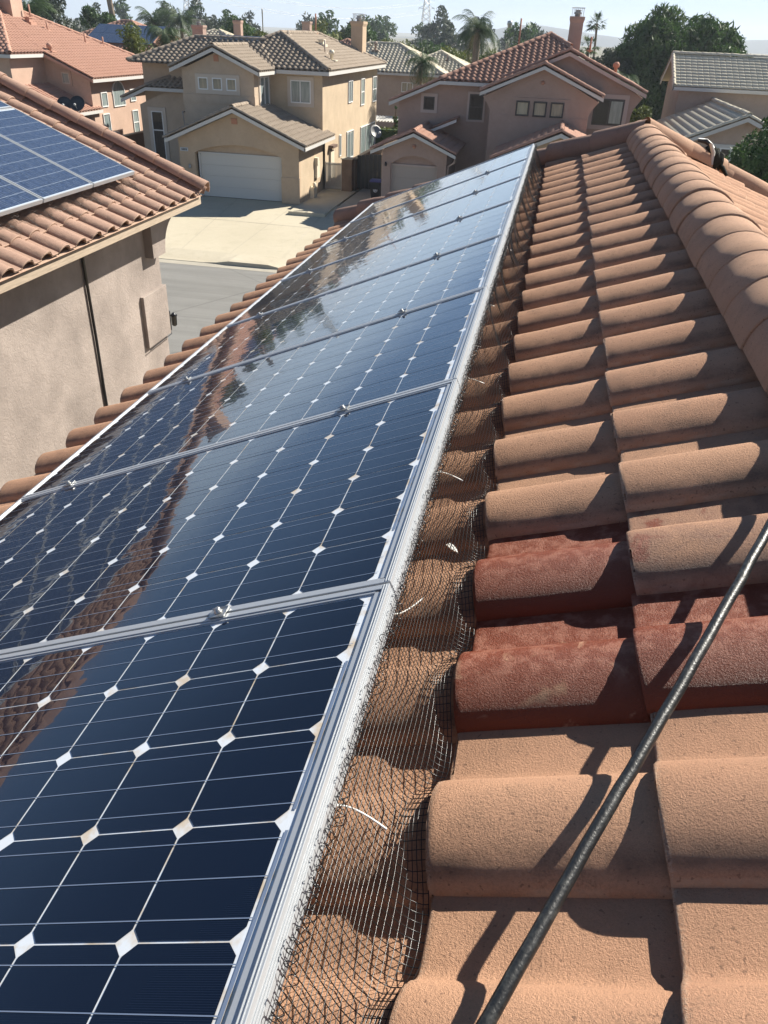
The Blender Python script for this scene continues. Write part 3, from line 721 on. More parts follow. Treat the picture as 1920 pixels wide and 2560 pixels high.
# ------------------------------------------------------------------ neighbour house on the left
NX, NZ = -4.5, -1.17
def neighbour():
    h = thing('stucco_house', 'close grey-brown stucco house on the left with barrel tiles and blue solar panels', 'house', (-8, 2, GZ - 0.6))
    V = np.array([-CA, 0, SA]); Nn = np.array([SA, 0, CA])
    O = np.array([NX + 0.05, 0, NZ + 0.012])
    L = 6.4
    tile_field('roof_slope', O, UY, V, [[(-7, 0), (9.62, 0), (9.62, L), (-7, L)]], 'nb_tile', h, TP, TE, True, 0.022, 9.47 - 60 * TP, 0.0, 0.003)
    rz = NZ + L * SA; rx = NX - L * CA
    mb = MB(); mb.quad((rx, -7, rz - 0.02), (rx, 9.62, rz - 0.02), (rx - 4, 9.62, rz - 1.7), (rx - 4, -7, rz - 1.7)); mb.build('roof_slope', 'nb_tile', h)
    mb = MB(); cap_row(mb, (rx, 9.5, rz + 0.03), (rx, -7, rz + 0.03), 0.15, 0.37, arc=0.96); mb.build('ridge_cap', 'nb_cap', h)
    mb = MB()
    cap_row(mb, O + UY * 9.60 - V * 0.03 + Nn * 0.085, O + UY * 9.60 + V * L + Nn * 0.085, 0.108, 0.372, up=Nn, arc=0.94, k=18, taper=0.07)
    mb.build('rake_cap', 'nb_cap', h)
    mb = MB()
    cap_row(mb, O + UY * 9.84 + V * 0.02 - Nn * 0.035, O + UY * 9.84 + V * L - Nn * 0.035, 0.090, 0.372, up=Nn, arc=1.1, k=16, taper=0.08)
    mb.build('rake_cap', 'nb_cap', h)
    mb = MB(); mb.box(NX - 0.045, NX, -7, 9.66, NZ - 0.128, NZ - 0.006); mb.build('fascia', 'fascia_wood', h, 0.004)
    mb = MB(); mb.box(NX - 0.05, NX + 0.012, -7, 9.67, NZ - 0.007, NZ + 0.006); mb.build('drip_edge', 'metal', h)
    mb = MB(); mb.box(NX - 0.5, NX - 0.045, -7, 9.6, NZ - 0.03, NZ - 0.012); mb.build('soffit', 'brown_wood', h)
    mb = MB(); mb.prism([(NX - 0.02, 9.62, NZ - 0.13), (NX - 0.02, 9.62, NZ), (NX - 6.4, 9.62, NZ + 6.4 * SA / CA), (NX - 6.4, 9.62, NZ + 6.4 * SA / CA - 0.14)], (0, 0.04, 0)); mb.build('rake_board', 'fascia_wood', h)
    wx = NX - 0.45
    mb = MB(); mb.prism([(wx, -7, GZ - 0.6), (wx, -7, NZ - 0.03), (rx, -7, rz - 0.1), (rx - 3.5, -7, rz - 1.6), (rx - 3.5, -7, GZ - 0.6)], (0, 16.1, 0)); mb.build('wall', 'nb_stucco', h)
    mb = MB(); mb.box(wx - 0.02, wx + 0.055, 8.42, 9.12, -3.02, -2.31); mb.build('wall_panel', 'nb_stucco', h, 0.008)
    # boxed bracket under the eave corner, quarter-round at the street side
    arc = [(9.52 - 0.44 * math.sin(q), -1.42 - 0.44 * (1 - math.cos(q))) for q in np.linspace(0, math.pi / 2, 9)]
    pts = [(wx, 8.72, NZ - 0.125), (wx, 9.52, NZ - 0.125)] + [(wx, y, z) for y, z in arc] + [(wx, 8.72, -1.86)]
    mb = MB(); mb.prism(pts, (0.12, 0, 0)); mb.build('bracket', 'nb_stucco', h)
    mb = MB(); mb.tube([(wx + 0.025, 7.17, NZ - 0.13), (wx + 0.025, 7.18, -2.5), (wx + 0.022, 7.175, -3.1), (wx + 0.028, 7.19, -7.5)], 0.018, 10); mb.build('conduit', 'black', h)
    # carriage lamp at the street corner
    lm = MB(); lm.box(wx - 0.02, wx + 0.03, 9.12, 9.2, -3.0, -2.72); o = lm.build('wall_lamp', 'black', h)
    lm = MB(); lm.lathe((wx + 0.05, 9.26, -2.96), [(0.02, 0), (0.04, 0.02), (0.045, 0.15), (0.055, 0.16), (0.01, 0.2)], 8); lm.build('lamp_body', 'black_gloss', o)
    lm = MB(); lm.tube([(wx + 0.01, 9.2, -2.98), (wx + 0.06, 9.12, -3.03), (wx + 0.06, 8.6, -3.035), (wx + 0.06, 8.42, -3.04)], 0.006, 6); lm.build('lamp_cable', 'black', h)
    # panels: two rows of polycrystalline modules
    Xp, Yp, Zp = Vector(UY), Vector(V), Vector(Nn)
    nth = ['first', 'second', 'third', 'fourth', 'fifth', 'sixth', 'seventh', 'eighth', 'ninth']
    for row in range(2):
        for k in range(7):
            y0 = 8.58 - (k + 1) * 1.013
            if row == 0: lab = ['blue solar panel at the street corner of the left-hand roof, nearest its eave', 'second blue solar panel from the street along the eave of the left-hand roof', 'third blue solar panel from the street along the eave of the left-hand roof'][k] if k < 3 else 'blue solar panel on the left-hand roof, further back along the eave row'
            else: lab = 'upper blue solar panel at the street end of the left-hand roof' if k == 0 else 'blue solar panel in the upper row of the left-hand roof'
            g = 'blue solar panels on the left-hand roof'
            top = np.array([NX, 0, NZ]) + V * (0.5 + 1.645 + row * 1.665) + Nn * 0.245 + UY * y0
            make_panel(top, (Xp, Yp, Zp), lab, g, cell='poly_cell', sheet='poly_sheet', chamf=0.0, clamp=False, busbars=2, margin=0.020)
    # pipe vents, outside the frame but mirrored in our array
    return h
neighbour()
def neighbour_net():
    V = np.array([-CA, 0, SA]); Nn = np.array([SA, 0, CA]); O = np.array([NX, 0, NZ])
    root = thing('wire_netting', 'thin dark bird netting tucked under the lower edge of the blue solar panels', 'netting', (NX, 5, NZ))
    mb = MB()
    ys = np.arange(2.0, 8.6, 0.02)
    rs = np.random.default_rng(9)
    def pt(y, w):
        a = (y - (9.47 - 60 * TP)) % TP; bh = float(np.interp(a, [p[0] for p in PROF_NEAR[1:]], [p[1] for p in PROF_NEAR[1:]]))
        s = 0.50 - 0.155 * w + 0.05 * math.sin(3.1 * w); n = 0.20 + (0.03 + bh - 0.20) * w ** 0.8
        return O + UY * (y + 0.12 * w) + V * s + Nn * n
    for y in ys: mb.tube([pt(y, w) for w in (0, 0.35, 0.7, 1)], 0.0012, 3, False)
    for w in np.linspace(0.1, 1, 8): mb.tube([pt(y, w) for y in ys], 0.0011, 3, False)
    mb.build('wire_mesh', 'net', root)
neighbour_net()

# ------------------------------------------------------------------ houses across the street
EX, EY, EZ = np.array([1.0, 0, 0]), np.array([0, 1.0, 0]), np.array([0, 0, 1.0])
TS = 5 / 12.0
def win(parent, O, A, Nn, w, h, trim=None, frame='white_frame', pane='pane_blind', vs=(), hs=(), tw=0.16, fw=0.055, arch=False, sill=False):
    """window in a wall plane: O = lower left corner of the glazed opening, A along the wall, Nn outwards"""
    O = np.array(O, float); A = np.array(A, float); Nn = np.array(Nn, float)
    Bz = EZ
    mb = MB(); d0, d1 = 0.0, 0.062
    if arch:
        r = w / 2; c = O + A * r + Bz * h; k = 12
        for i in range(k):
            q0, q1 = math.pi * i / k, math.pi * (i + 1) / k
            P = [c + (A * math.cos(q) * rr + Bz * math.sin(q) * rr * 0.9) for q, rr in ((q0, r), (q1, r), (q1, r + fw), (q0, r + fw))]
            mb.prism([p for p in P], Nn * d1)
    else: mb.obox(O, A, Nn, Bz, 0, w, d0, d1, h - fw, h)
    mb.obox(O, A, Nn, Bz, 0, w, d0, d1, 0, fw)
    mb.obox(O, A, Nn, Bz, 0, fw, d0, d1, fw, h - (0 if arch else fw)); mb.obox(O, A, Nn, Bz, w - fw, w, d0, d1, fw, h - (0 if arch else fw))
    for f in vs: mb.obox(O, A, Nn, Bz, w * f - fw * 0.5, w * f + fw * 0.5, d0, d1 - 0.004, fw, h - fw)
    for f in hs: mb.obox(O, A, Nn, Bz, fw, w - fw, d0, d1 - 0.008, h * f - fw * 0.5, h * f + fw * 0.5)
    fr = mb.build('window', frame, parent)
    mb = MB()
    if arch:
        r = w / 2; c = O + A * r + Bz * h
        mb.quad(*[c + Nn * 0.02 + A * math.cos(q) * r + Bz * math.sin(q) * r * 0.9 for q in np.linspace(0, math.pi, 14)], *[O + Nn * 0.02 + Bz * 0.01, O + A * w + Nn * 0.02 + Bz * 0.01])
    else: mb.quad(O + Nn * 0.022 + A * 0.01 + Bz * 0.01, O + Nn * 0.022 + A * (w - 0.01) + Bz * 0.01, O + Nn * 0.022 + A * (w - 0.01) + Bz * (h - 0.01), O + Nn * 0.022 + A * 0.01 + Bz * (h - 0.01))
    mb.build('pane', pane, fr)
    if trim:
        mb = MB(); t0, t1 = -0.005, 0.05
        mb.obox(O, A, Nn, Bz, -tw, w + tw, t0, t1, h, h + tw); mb.obox(O, A, Nn, Bz, -tw, w + tw, t0, t1, -tw, 0)
        mb.obox(O, A, Nn, Bz, -tw, 0, t0, t1, 0, h); mb.obox(O, A, Nn, Bz, w, w + tw, t0, t1, 0, h)
        mb.build('surround', trim, fr)
    return fr

def roof(parent, mat, O, U, V, polys, **kw):
    return tile_field('roof_slope', O, U, V, polys, mat, parent, **kw)

def slope_x(sgn): return np.array([sgn * CA, 0, SA])       # uphill direction for slopes along x
def slope_y(sgn): return np.array([0, sgn * CA, SA])

def board(parent, pts, d, mat='white_trim', name='fascia'):
    mb = MB(); mb.prism(pts, d); return mb.build(name, mat, parent)

def roof_vent(parent, x, y, z, h=0.55, kind='pipe', mat='terracotta'):
    mb = MB()
    if kind == 'pipe': mb.lathe((x, y, z - 0.1), [(0.05, 0), (0.05, h)], 10); mb.obox((x, y, z - 0.05), EX, EY, EZ, -0.15, 0.15, -0.15, 0.15, 0, 0.06)
    elif kind == 'cowl':
        mb.lathe((x, y, z - 0.1), [(0.09, 0), (0.09, h), (0.16, h + 0.02), (0.17, h + 0.16), (0.09, h + 0.26)], 12); mb.obox((x, y, z - 0.06), EX, EY, EZ, -0.3, 0.3, -0.25, 0.25, 0, 0.07)
    else:
        mb.obox((x, y, z - 0.1), EX, EY, EZ, -0.3, 0.3, -0.3, 0.3, 0, 0.15); mb.obox((x, y, z), EX, EY, EZ, -0.15, 0.15, -0.2, 0.2, 0.05, h * 0.5); mb.obox((x, y, z), EX, EY, EZ, -0.2, 0.2, -0.25, 0.25, h * 0.5, h * 0.62)
    return mb.build('roof_vent', mat, parent)

def chimney(parent, x0, x1, y0, y1, z0, z1, mat, flare=0.06, cage=True):
    mb = MB(); mb.box(x0, x1, y0, y1, z0, z1 - 0.30)
    q = flare
    lo = [(x0, y0), (x1, y0), (x1, y1), (x0, y1)]; hi = [(x0 - q, y0 - q), (x1 + q, y0 - q), (x1 + q, y1 + q), (x0 - q, y1 + q)]
    V = [(a, b, z1 - 0.30) for a, b in lo] + [(a, b, z1 - 0.14) for a, b in hi] + [(a, b, z1) for a, b in hi]
    F = [(i, (i + 1) % 4, 4 + (i + 1) % 4, 4 + i) for i in range(4)] + [(4 + i, 4 + (i + 1) % 4, 8 + (i + 1) % 4, 8 + i) for i in range(4)] + [(8, 9, 10, 11)]
    mb.add(V, F); c = mb.build('chimney', mat, parent)
    if cage:
        cx, cy = (x0 + x1) / 2, (y0 + y1) / 2
        mb = MB(); mb.lathe((cx, cy, z1), [(0.16, 0), (0.16, 0.12), (0.22, 0.14), (0.22, 0.2), (0.12, 0.28), (0.2, 0.30), (0.2, 0.33)], 12); mb.build('flue', 'grey_paint', c)
        mb = MB(); w = (x1 - x0) * 0.42; hh = 0.42
        for sx in (-1, 1):
            for sy in (-1, 1): mb.tube([(cx + sx * w, cy + sy * w, z1), (cx + sx * w, cy + sy * w, z1 + hh)], 0.012, 4)
        for k in range(-3, 4):
            f = k / 3 * w
            for s2 in (-1, 1):
                mb.tube([(cx + f, cy + s2 * w, z1), (cx + f, cy + s2 * w, z1 + hh)], 0.007, 4, False); mb.tube([(cx + s2 * w, cy + f, z1), (cx + s2 * w, cy + f, z1 + hh)], 0.007, 4, False)
        for s2 in (-1, 1):
            mb.tube([(cx - w - .05, cy + s2 * w, z1 + hh), (cx + w + .05, cy + s2 * w, z1 + hh)], 0.014, 4); mb.tube([(cx + s2 * w, cy - w, z1 + hh), (cx + s2 * w, cy + w, z1 + hh)], 0.014, 4)
        mb.build('spark_cage', 'grey_paint', c)
    return c

def garage_front(parent, x0, x1, xd0, xd1, y, zg, ztop_l, zpk, xpk, door_h, arch_h, mat, thick=0.3):
    """front wall with an arched garage opening, gable topped"""
    k = 14; pts = [(x0, zg), (xd0, zg), (xd0, zg + door_h)]
    for i in range(1, k): q = i / k; pts.append((xd0 + (xd1 - xd0) * q, zg + door_h + (arch_h - door_h) * math.sin(math.pi * q) ** 0.8))
    pts += [(xd1, zg + door_h), (xd1, zg), (x1, zg), (x1, ztop_l), (xpk, zpk), (x0, ztop_l)]
    mb = MB(); mb.prism([(a, y, b) for a, b in pts], (0, thick, 0)); return mb.build('front_wall', mat, parent)

def garage_door(parent, x0, x1, y, zg, h, mat, panels=4, frame='white_trim'):
    mb = MB()
    for i in range(panels): mb.box(x0, x1, y, y + 0.05, zg + h * i / panels + 0.008, zg + h * (i + 1) / panels - 0.008)
    mb.box(x0, x1, y + 0.02, y + 0.06, zg, zg + h)
    d = mb.build('garage_door', mat, parent)
    mb = MB(); mb.box(x0 - 0.1, x0, y - 0.06, y + 0.06, zg, zg + h + 0.08); mb.box(x1, x1 + 0.1, y - 0.06, y + 0.06, zg, zg + h + 0.08); mb.box(x0, x1, y - 0.06, y + 0.06, zg + h, zg + h + 0.08)
    mb.build('door_frame', frame, d); return d

PROF_FLAT = [(0.0, 0.0), (0.004, 0.012), (0.05, 0.016), (0.27, 0.016), (0.312, 0.012), (0.316, 0.0)]
def beige_house():
    X0, Y0, G = -12.65, 41.13, GZ
    h = thing('beige_house', 'beige two-storey house with grey-brown tile roof and wide white garage door', 'house', (X0 - 3, Y0 + 8, G))
    p = lambda x, y, z: np.array([X0 + x, Y0 + y, G + z])
    T = 'beige_tile'
    # garage
    garage_front(h, X0 - 6.62, X0, X0 - 5.75, X0 - 0.95, Y0, G, G + 2.86, G + 4.24, X0 - 3.34, 2.22, 2.68, 'garage_tan')
    mb = MB(); mb.box(X0 - 5.9, X0 - 0.8, Y0 + 0.31, Y0 + 0.42, G + 2.15, G + 2.7); mb.build('lintel', 'garage_tan', h)
    garage_door(h, X0 - 5.55, X0 - 0.93, Y0 + 0.28, G + 0.02, 2.14, 'door_white')
    mb = MB(); mb.box(X0 - 0.24, X0, Y0 + 0.30, Y0 + 5.2, G - 0.3, G + 2.86); mb.build('side_wall', 'beige_stucco', h); mb = MB(); mb.box(X0 - 6.62, X0 - 6.4, Y0 + 0.30, Y0 + 5, G - 0.3, G + 2.86); mb.build('side_wall', 'beige_stucco', h)
    for x0, x1 in ((-6.66, -5.72), (-0.98, 0.03)):
        mb = MB(); mb.box(X0 + x0, X0 + x1, Y0 - 0.035, Y0 + 0.2, G, G + 1.30); mb.build('pillar_base', 'garage_tan', h)
    mb = MB(); mb.box(X0 - 3.58, X0 - 3.27, Y0 - 0.035, Y0, G + 3.68, G + 3.94); mb.build('gable_vent', 'terracotta', h)
    mb = MB(); mb.box(X0 - 6.53, X0 - 6.10, Y0 - 0.05, Y0, G + 2.25, G + 2.42); sgn = mb.build('number_plate', 'sign', h)
    mb = MB()   # the number itself is too small to read
    for i in range(4): mb.box(X0 - 6.45 + i * 0.078, X0 - 6.45 + i * 0.078 + 0.05, Y0 - 0.056, Y0 - 0.05, G + 2.285, G + 2.385)
    mb.build('house_number', 'pane_dark', sgn)
    mb = MB(); mb.lathe(p(-6.05, -0.08, 1.42), [(0.05, 0), (0.07, 0.05), (0.07, 0.17), (0.02, 0.22)], 8); mb.build('wall_lamp', 'grey_paint', h)
    # garage roof
    zr = 4.46; xr = -3.34; ze = 2.86
    Lr = (0.5 - xr) / CA
    roof(h, T, p(0.5, 0, ze), EY, slope_x(-1), [[(-0.5, 0), (4.75, 0), (4.75, Lr), (-0.5, Lr)], [(4.75, 0), (5.62, 0), (5.62, 0.52), (4.75, 0.52)]])
    roof(h, T, p(2 * xr - 0.5, 0, ze), EY, slope_x(1), [[(-0.5, 0), (4.75, 0), (4.75, Lr), (-0.5, Lr)]])
    mb = MB(); cap_row(mb, p(xr, -0.52, zr + 0.05), p(xr, 2.1, zr + 0.05), 0.13, 0.4); mb.build('ridge_cap', T, h)
    mb = MB()
    for sx in (1, -1): cap_row(mb, p(xr + sx * 3.9, -0.44, ze + 0.02), p(xr + sx * 0.05, -0.44, zr + 0.02), 0.10, 0.36, k=8)
    mb.build('rake_cap', T, h)
    for sx in (1, -1): board(h, [p(xr, -0.5, zr - 0.05), p(xr + sx * 3.84, -0.5, ze - 0.05), p(xr + sx * 3.84, -0.5, ze - 0.22), p(xr, -0.5, zr - 0.22)], (0, 0.05, 0), name='rake_board')
    board(h, [p(0.45, -0.5, ze - 0.04), p(0.5, -0.5, ze - 0.04), p(0.5, -0.5, ze - 0.2), p(0.45, -0.5, ze - 0.2)], (0, 6.1, 0))
    # upper bay with the three small windows
    bx0, bx1, by = -6.98, -2.98, 2.0; pk = -5.0
    mb = MB(); mb.prism([p(bx0, by, 2.6), p(bx1, by, 2.6), p(bx1, by, 5.95), p(pk, by, 6.80), p(bx0, by, 5.95)], (0, 4.4, 0)); mb.build('bay_wall', 'beige_grey', h)
    mb = MB(); mb.box(X0 + bx0 - 0.03, X0 + bx1 + 0.03, Y0 + by - 0.035, Y0 + by + 0.5, G + 4.42, G + 4.82); mb.build('wall_band', 'beige_grey', h)
    win(h, p(-6.08, by, 5.05), EX, -EY, 0.55, 0.58, None, pane='pane_curtain'); win(h, p(-5.29, by, 5.05), EX, -EY, 0.55, 0.58, None, pane='pane_curtain'); win(h, p(-4.5, by, 5.05), EX, -EY, 0.55, 0.58, None, pane='pane_curtain')
    mb = MB()
    for a, b in ((-6.24, -6.08), (-5.53, -5.29), (-4.74, -4.5), (-3.95, -3.76)): mb.box(X0 + a, X0 + b, Y0 + by - 0.045, Y0 + by + .01, G + 5.05, G + 5.63)
    mb.box(X0 - 6.24, X0 - 3.76, Y0 + by - 0.045, Y0 + by + .01, G + 5.63, G + 5.79); mb.box(X0 - 6.24, X0 - 3.76, Y0 + by - 0.045, Y0 + by + .01, G + 4.86, G + 5.05); mb.build('window_surround', 'window_trim', h)
    mb = MB(); mb.box(X0 - 5.13, X0 - 4.87, Y0 + by - 0.03, Y0 + by, G + 6.38, G + 6.67); mb.build('gable_vent', 'terracotta', h)
    zb = 6.02; zbr = zb + 2.5 * TS; Lb = 2.5 / CA
    roof(h, T, p(pk + 2.5, 0, zb), EY, slope_x(-1), [[(by - 0.45, 0), (4.1, 0), (by + 4.85, Lb), (by - 0.45, Lb)]])
    roof(h, T, p(pk - 2.5, 0, zb), EY, slope_x(1), [[(by - 0.45, 0), (4.1, 0), (by + 4.85, Lb), (by - 0.45, Lb)]])
    mb = MB(); cap_row(mb, p(pk, by - 0.47, zbr + 0.05), p(pk, 6.9, zbr + 0.05), 0.13, 0.4); mb.build('ridge_cap', T, h)
    mb = MB()
    for sx in (1, -1): cap_row(mb, p(pk + sx * 2.52, by - 0.4, zb + 0.02), p(pk + sx * .05, by - 0.4, zbr + 0.02), 0.10, 0.36, k=8)
    mb.build('rake_cap', T, h)
    for sx in (1, -1): board(h, [p(pk, by - .45, zbr - 0.05), p(pk + sx * 2.48, by - .45, zb - 0.05), p(pk + sx * 2.48, by - .45, zb - 0.22), p(pk, by - .45, zbr - 0.22)], (0, 0.05, 0), name='rake_board')
    board(h, [p(pk + 2.45, by - .45, zb - 0.03), p(pk + 2.5, by - .45, zb - 0.03), p(pk + 2.5, by - .45, zb - 0.19), p(pk + 2.45, by - .45, zb - 0.19)], (0, 2.7, 0))
    win(h, p(bx1, 2.85, 4.30), EY, EX, 1.45, 1.42, 'window_trim', vs=(0.5,), pane='pane_blind')
    # main body
    mb = MB(); mb.box(X0 - 7.3, X0, Y0 + 4.7, Y0 + 19.3, G - 0.3, G + 6.0); mb.build('wall', 'beige_stucco', h)
    win(h, p(-1.82, 4.7, 4.46), EX, -EY, 1.16, 1.12, 'window_trim', vs=(0.48,), pane='pane_blind', tw=0.18)
    for y0, y1, z0, z1, vs in ((10.62, 11.76, 4.16, 5.38, (.5,)), (14.1, 15.15, 3.8, 5.36, ()), (17.7, 19.0, 3.78, 5.35, ()), (8.41, 8.85, 1.37, 2.57, ()), (10.3, 12.1, 0.95, 2.57, (.5,)), (14.2, 18.9, 0.4, 2.51, (.33, .66))):
        win(h, p(0, y0, z0), EY, EX, y1 - y0, z1 - z0, None, vs=vs, hs=(0.5,) if z0 in (3.8, 3.78) else (), pane='pane_blind')
    ze = 6.08; fx, fy = 0.5, 4.22; bx = -7.3; half = (fx - bx) / 2; Lm = half / CA; apx = (fx + bx) / 2; by2 = 19.75
    roof(h, T, p(fx, 0, ze), EY, slope_x(-1), [[(fy, 0), (by2, 0), (by2 - half, Lm), (fy + half, Lm)]])
    roof(h, T, p(bx, 0, ze), EY, slope_x(1), [[(fy + half - 0.9, Lm * 0.77), (by2, 0), (by2 - half, Lm), (fy + half, Lm)]])
    # front slope runs on to the left behind the bay up to a second ridge
    y2 = 7.15; L2 = (y2 - fy) / CA; xl = -11.2
    roof(h, T, p(0, fy, ze), EX, slope_y(1), [[(fx, 0), (apx, Lm), (apx - (half - (y2 - fy)), L2), (pk + 2.6 - 0.1, 0)], [(-4.4, L2), (pk - 2.5, 0), (xl, 0), (xl + 2.93, L2)], [(apx - (half - (y2 - fy)), L2), (-4.4, L2), (pk - 2.5, 0), (pk + 2.5, 0)]])
    mb = MB()
    cap_row(mb, p(fx, fy, ze + 0.05), p(apx, fy + half, ze + half * TS + 0.05), 0.13, 0.4); cap_row(mb, p(apx - (half - (y2 - fy)), y2, ze + (y2 - fy) * TS + 0.05), p(apx, fy + half, ze + half * TS + 0.05), 0.13, 0.4); mb.build('hip_cap', T, h)
    mb = MB(); cap_row(mb, p(apx, fy + half, ze + half * TS + 0.06), p(apx, by2 - half, ze + half * TS + 0.06), 0.13, 0.4); cap_row(mb, p(fx, by2, ze + 0.05), p(apx, by2 - half, ze + half * TS + 0.05), 0.13, 0.4); mb.build('ridge_cap', T, h)
    mb = MB(); cap_row(mb, p(xl + 2.93, y2, ze + 2.93 * TS + 0.06), p(-4.0, y2, ze + 2.93 * TS + 0.06), 0.13, 0.4); cap_row(mb, p(xl, fy, ze + .05), p(xl + 2.93, y2, ze + 2.93 * TS + 0.05), 0.13, 0.4); mb.build('ridge_cap', T, h)
    roof(h, T, p(xl, 0, ze), EY, slope_x(1), [[(fy, 0), (fy + 6, 0), (y2, L2)]])
    board(h, [p(-2.5, fy, ze - 0.03), p(fx, fy, ze - 0.03), p(fx, fy, ze - 0.21), p(-2.5, fy, ze - 0.21)], (0, 0.05, 0)); board(h, [p(fx - .05, fy + .05, ze - 0.03), p(fx, fy + .05, ze - 0.03), p(fx, fy + .05, ze - 0.21), p(fx - .05, fy + .05, ze - 0.21)], (0, by2 - fy, 0))
    mb = MB(); mb.box(X0 - 2.9, X0 + 0.45, Y0 + fy + 0.05, Y0 + 4.7, G + ze - 0.2, G + ze - 0.15); mb.box(X0, X0 + 0.45, Y0 + 4.7, Y0 + by2, G + ze - 0.2, G + ze - 0.15); mb.build('soffit', 'white_trim', h)
    # left wing with the tall window
    mb = MB(); mb.prism([p(-11.1, 5.0, -0.3), p(-8.0, 5.0, -0.3), p(-8.0, 5.0, 5.0), p(-9.6, 5.0, 4.55), p(-11.1, 5.0, 3.9)], (0, 7, 0)); mb.build('wing_wall', 'beige_grey', h)
    mb = MB(); mb.box(X0 - 11.0, X0 - 6.5, Y0 + 5.6, Y0 + 12, G - 0.3, G + 6.0); mb.build('wall', 'beige_grey', h)
    win(h, p(-10.45, 5.0, 0.95), EX, -EY, 0.72, 2.65, 'window_trim', hs=(0.62,), tw=0.2, pane='pane_dark')
    mb = MB(); mb.box(X0 - 8.6, X0 - 8.0, Y0 + 4.97, Y0 + 5.0, G, G + 2.3); mb.build('entry_opening', 'pane_dark', h)
    zl = 4.86; xl2 = -10.45
    roof(h, T, p(0, 4.55, zl), EX, slope_y(1), [[(xl2, 0), (-6.98, 0), (-6.98, 1.2), (xl2 + 1.1, 1.2)]])
    roof(h, T, p(xl2 - 1.6, 0, zl - 1.6 * TS), EY, slope_x(1), [[(4.55, 0), (11, 0), (11, 2.2), (4.55 + .45, 2.2), (4.55, 1.6 / CA)]])
    mb = MB(); cap_row(mb, p(xl2 - 1.6, 4.6, zl - 1.6 * TS + .03), p(xl2, 4.6, zl + .04), 0.10, .36, k=8); cap_row(mb, p(xl2, 4.55, zl + .05), p(xl2 + 1.1, 5.65, zl + .05 + 1.1 * TS), 0.12, .4, k=8); mb.build('rake_cap', T, h)
    board(h, [p(xl2 - 1.6, 4.55, zl - 1.6 * TS - .04), p(xl2, 4.55, zl - .04), p(xl2, 4.55, zl - .21), p(xl2 - 1.6, 4.55, zl - 1.6 * TS - .21)], (0, 0.05, 0), name='rake_board'); board(h, [p(xl2, 4.5, zl - .03), p(-7.0, 4.5, zl - .03), p(-7.0, 4.5, zl - .2), p(xl2, 4.5, zl - .2)], (0, 0.05, 0))
    mb = MB(); mb.tube([p(-7.6, 4.5, 4.7), p(-7.3, 4.9, 4.5), p(-7.1, 4.95, 4.2), p(-7.1, 1.93, 3.9), p(-7.02, 1.95, 3.0)], 0.045, 8); mb.build('downpipe', 'window_trim', h)
    # vents, chimney, meters
    zs = lambda x: ze + (fx - x) * TS
    roof_vent(h, *p(-1.98, 11.78, zs(-1.98) + .06), 0.5, 'box', 'cream_paint'); roof_vent(h, *p(-0.4, 8.2, zs(-0.4) + .06), 0.35, 'cowl', 'cream_paint'); roof_vent(h, *p(-1.16, 9.5, zs(-1.16) + .05), 0.75, 'pipe', 'window_trim'); roof_vent(h, *p(-3.2, 8.9, zs(-3.2) + .05), 0.3, 'pipe', 'window_trim')
    roof_vent(h, *p(-3.4, 15.5, zs(-3.4) + .05), 1.2, 'pipe', 'terracotta')
    chimney(h, X0 - 1.62, X0 - 0.82, Y0 + 18.0, Y0 + 19.2, G + 5.5, G + 8.55, 'garage_tan')
    mb = MB(); mb.box(X0 + 0.0, X0 + 0.15, Y0 + 2.95, Y0 + 3.5, G + 0.9, G + 1.75); mb.box(X0, X0 + 0.2, Y0 + 2.9, Y0 + 3.2, G + 1.6, G + 1.95); mb.build('electric_meter', 'cream_paint', h)
    mb = MB(); mb.box(X0 + 0.0, X0 + 0.25, Y0 + 1.9, Y0 + 2.5, G, G + 0.55); mb.lathe(p(.2, 2.2, .5), [(.08, 0), (.1, .1), (.1, .25), (.03, .3)], 8); mb.build('gas_meter', 'cream_paint', h)
    mb = MB(); mb.box(X0, X0 + 0.12, Y0 + 6.1, Y0 + 6.9, G + 0.3, G + 1.95); mb.build('side_door', 'cream_paint', h); mb = MB(); mb.box(X0, X0 + .3, Y0 + 5.95, Y0 + 6.95, G + 2.1, G + 2.25); mb.build('door_hood', 'brown_wood', h)
beige_house()

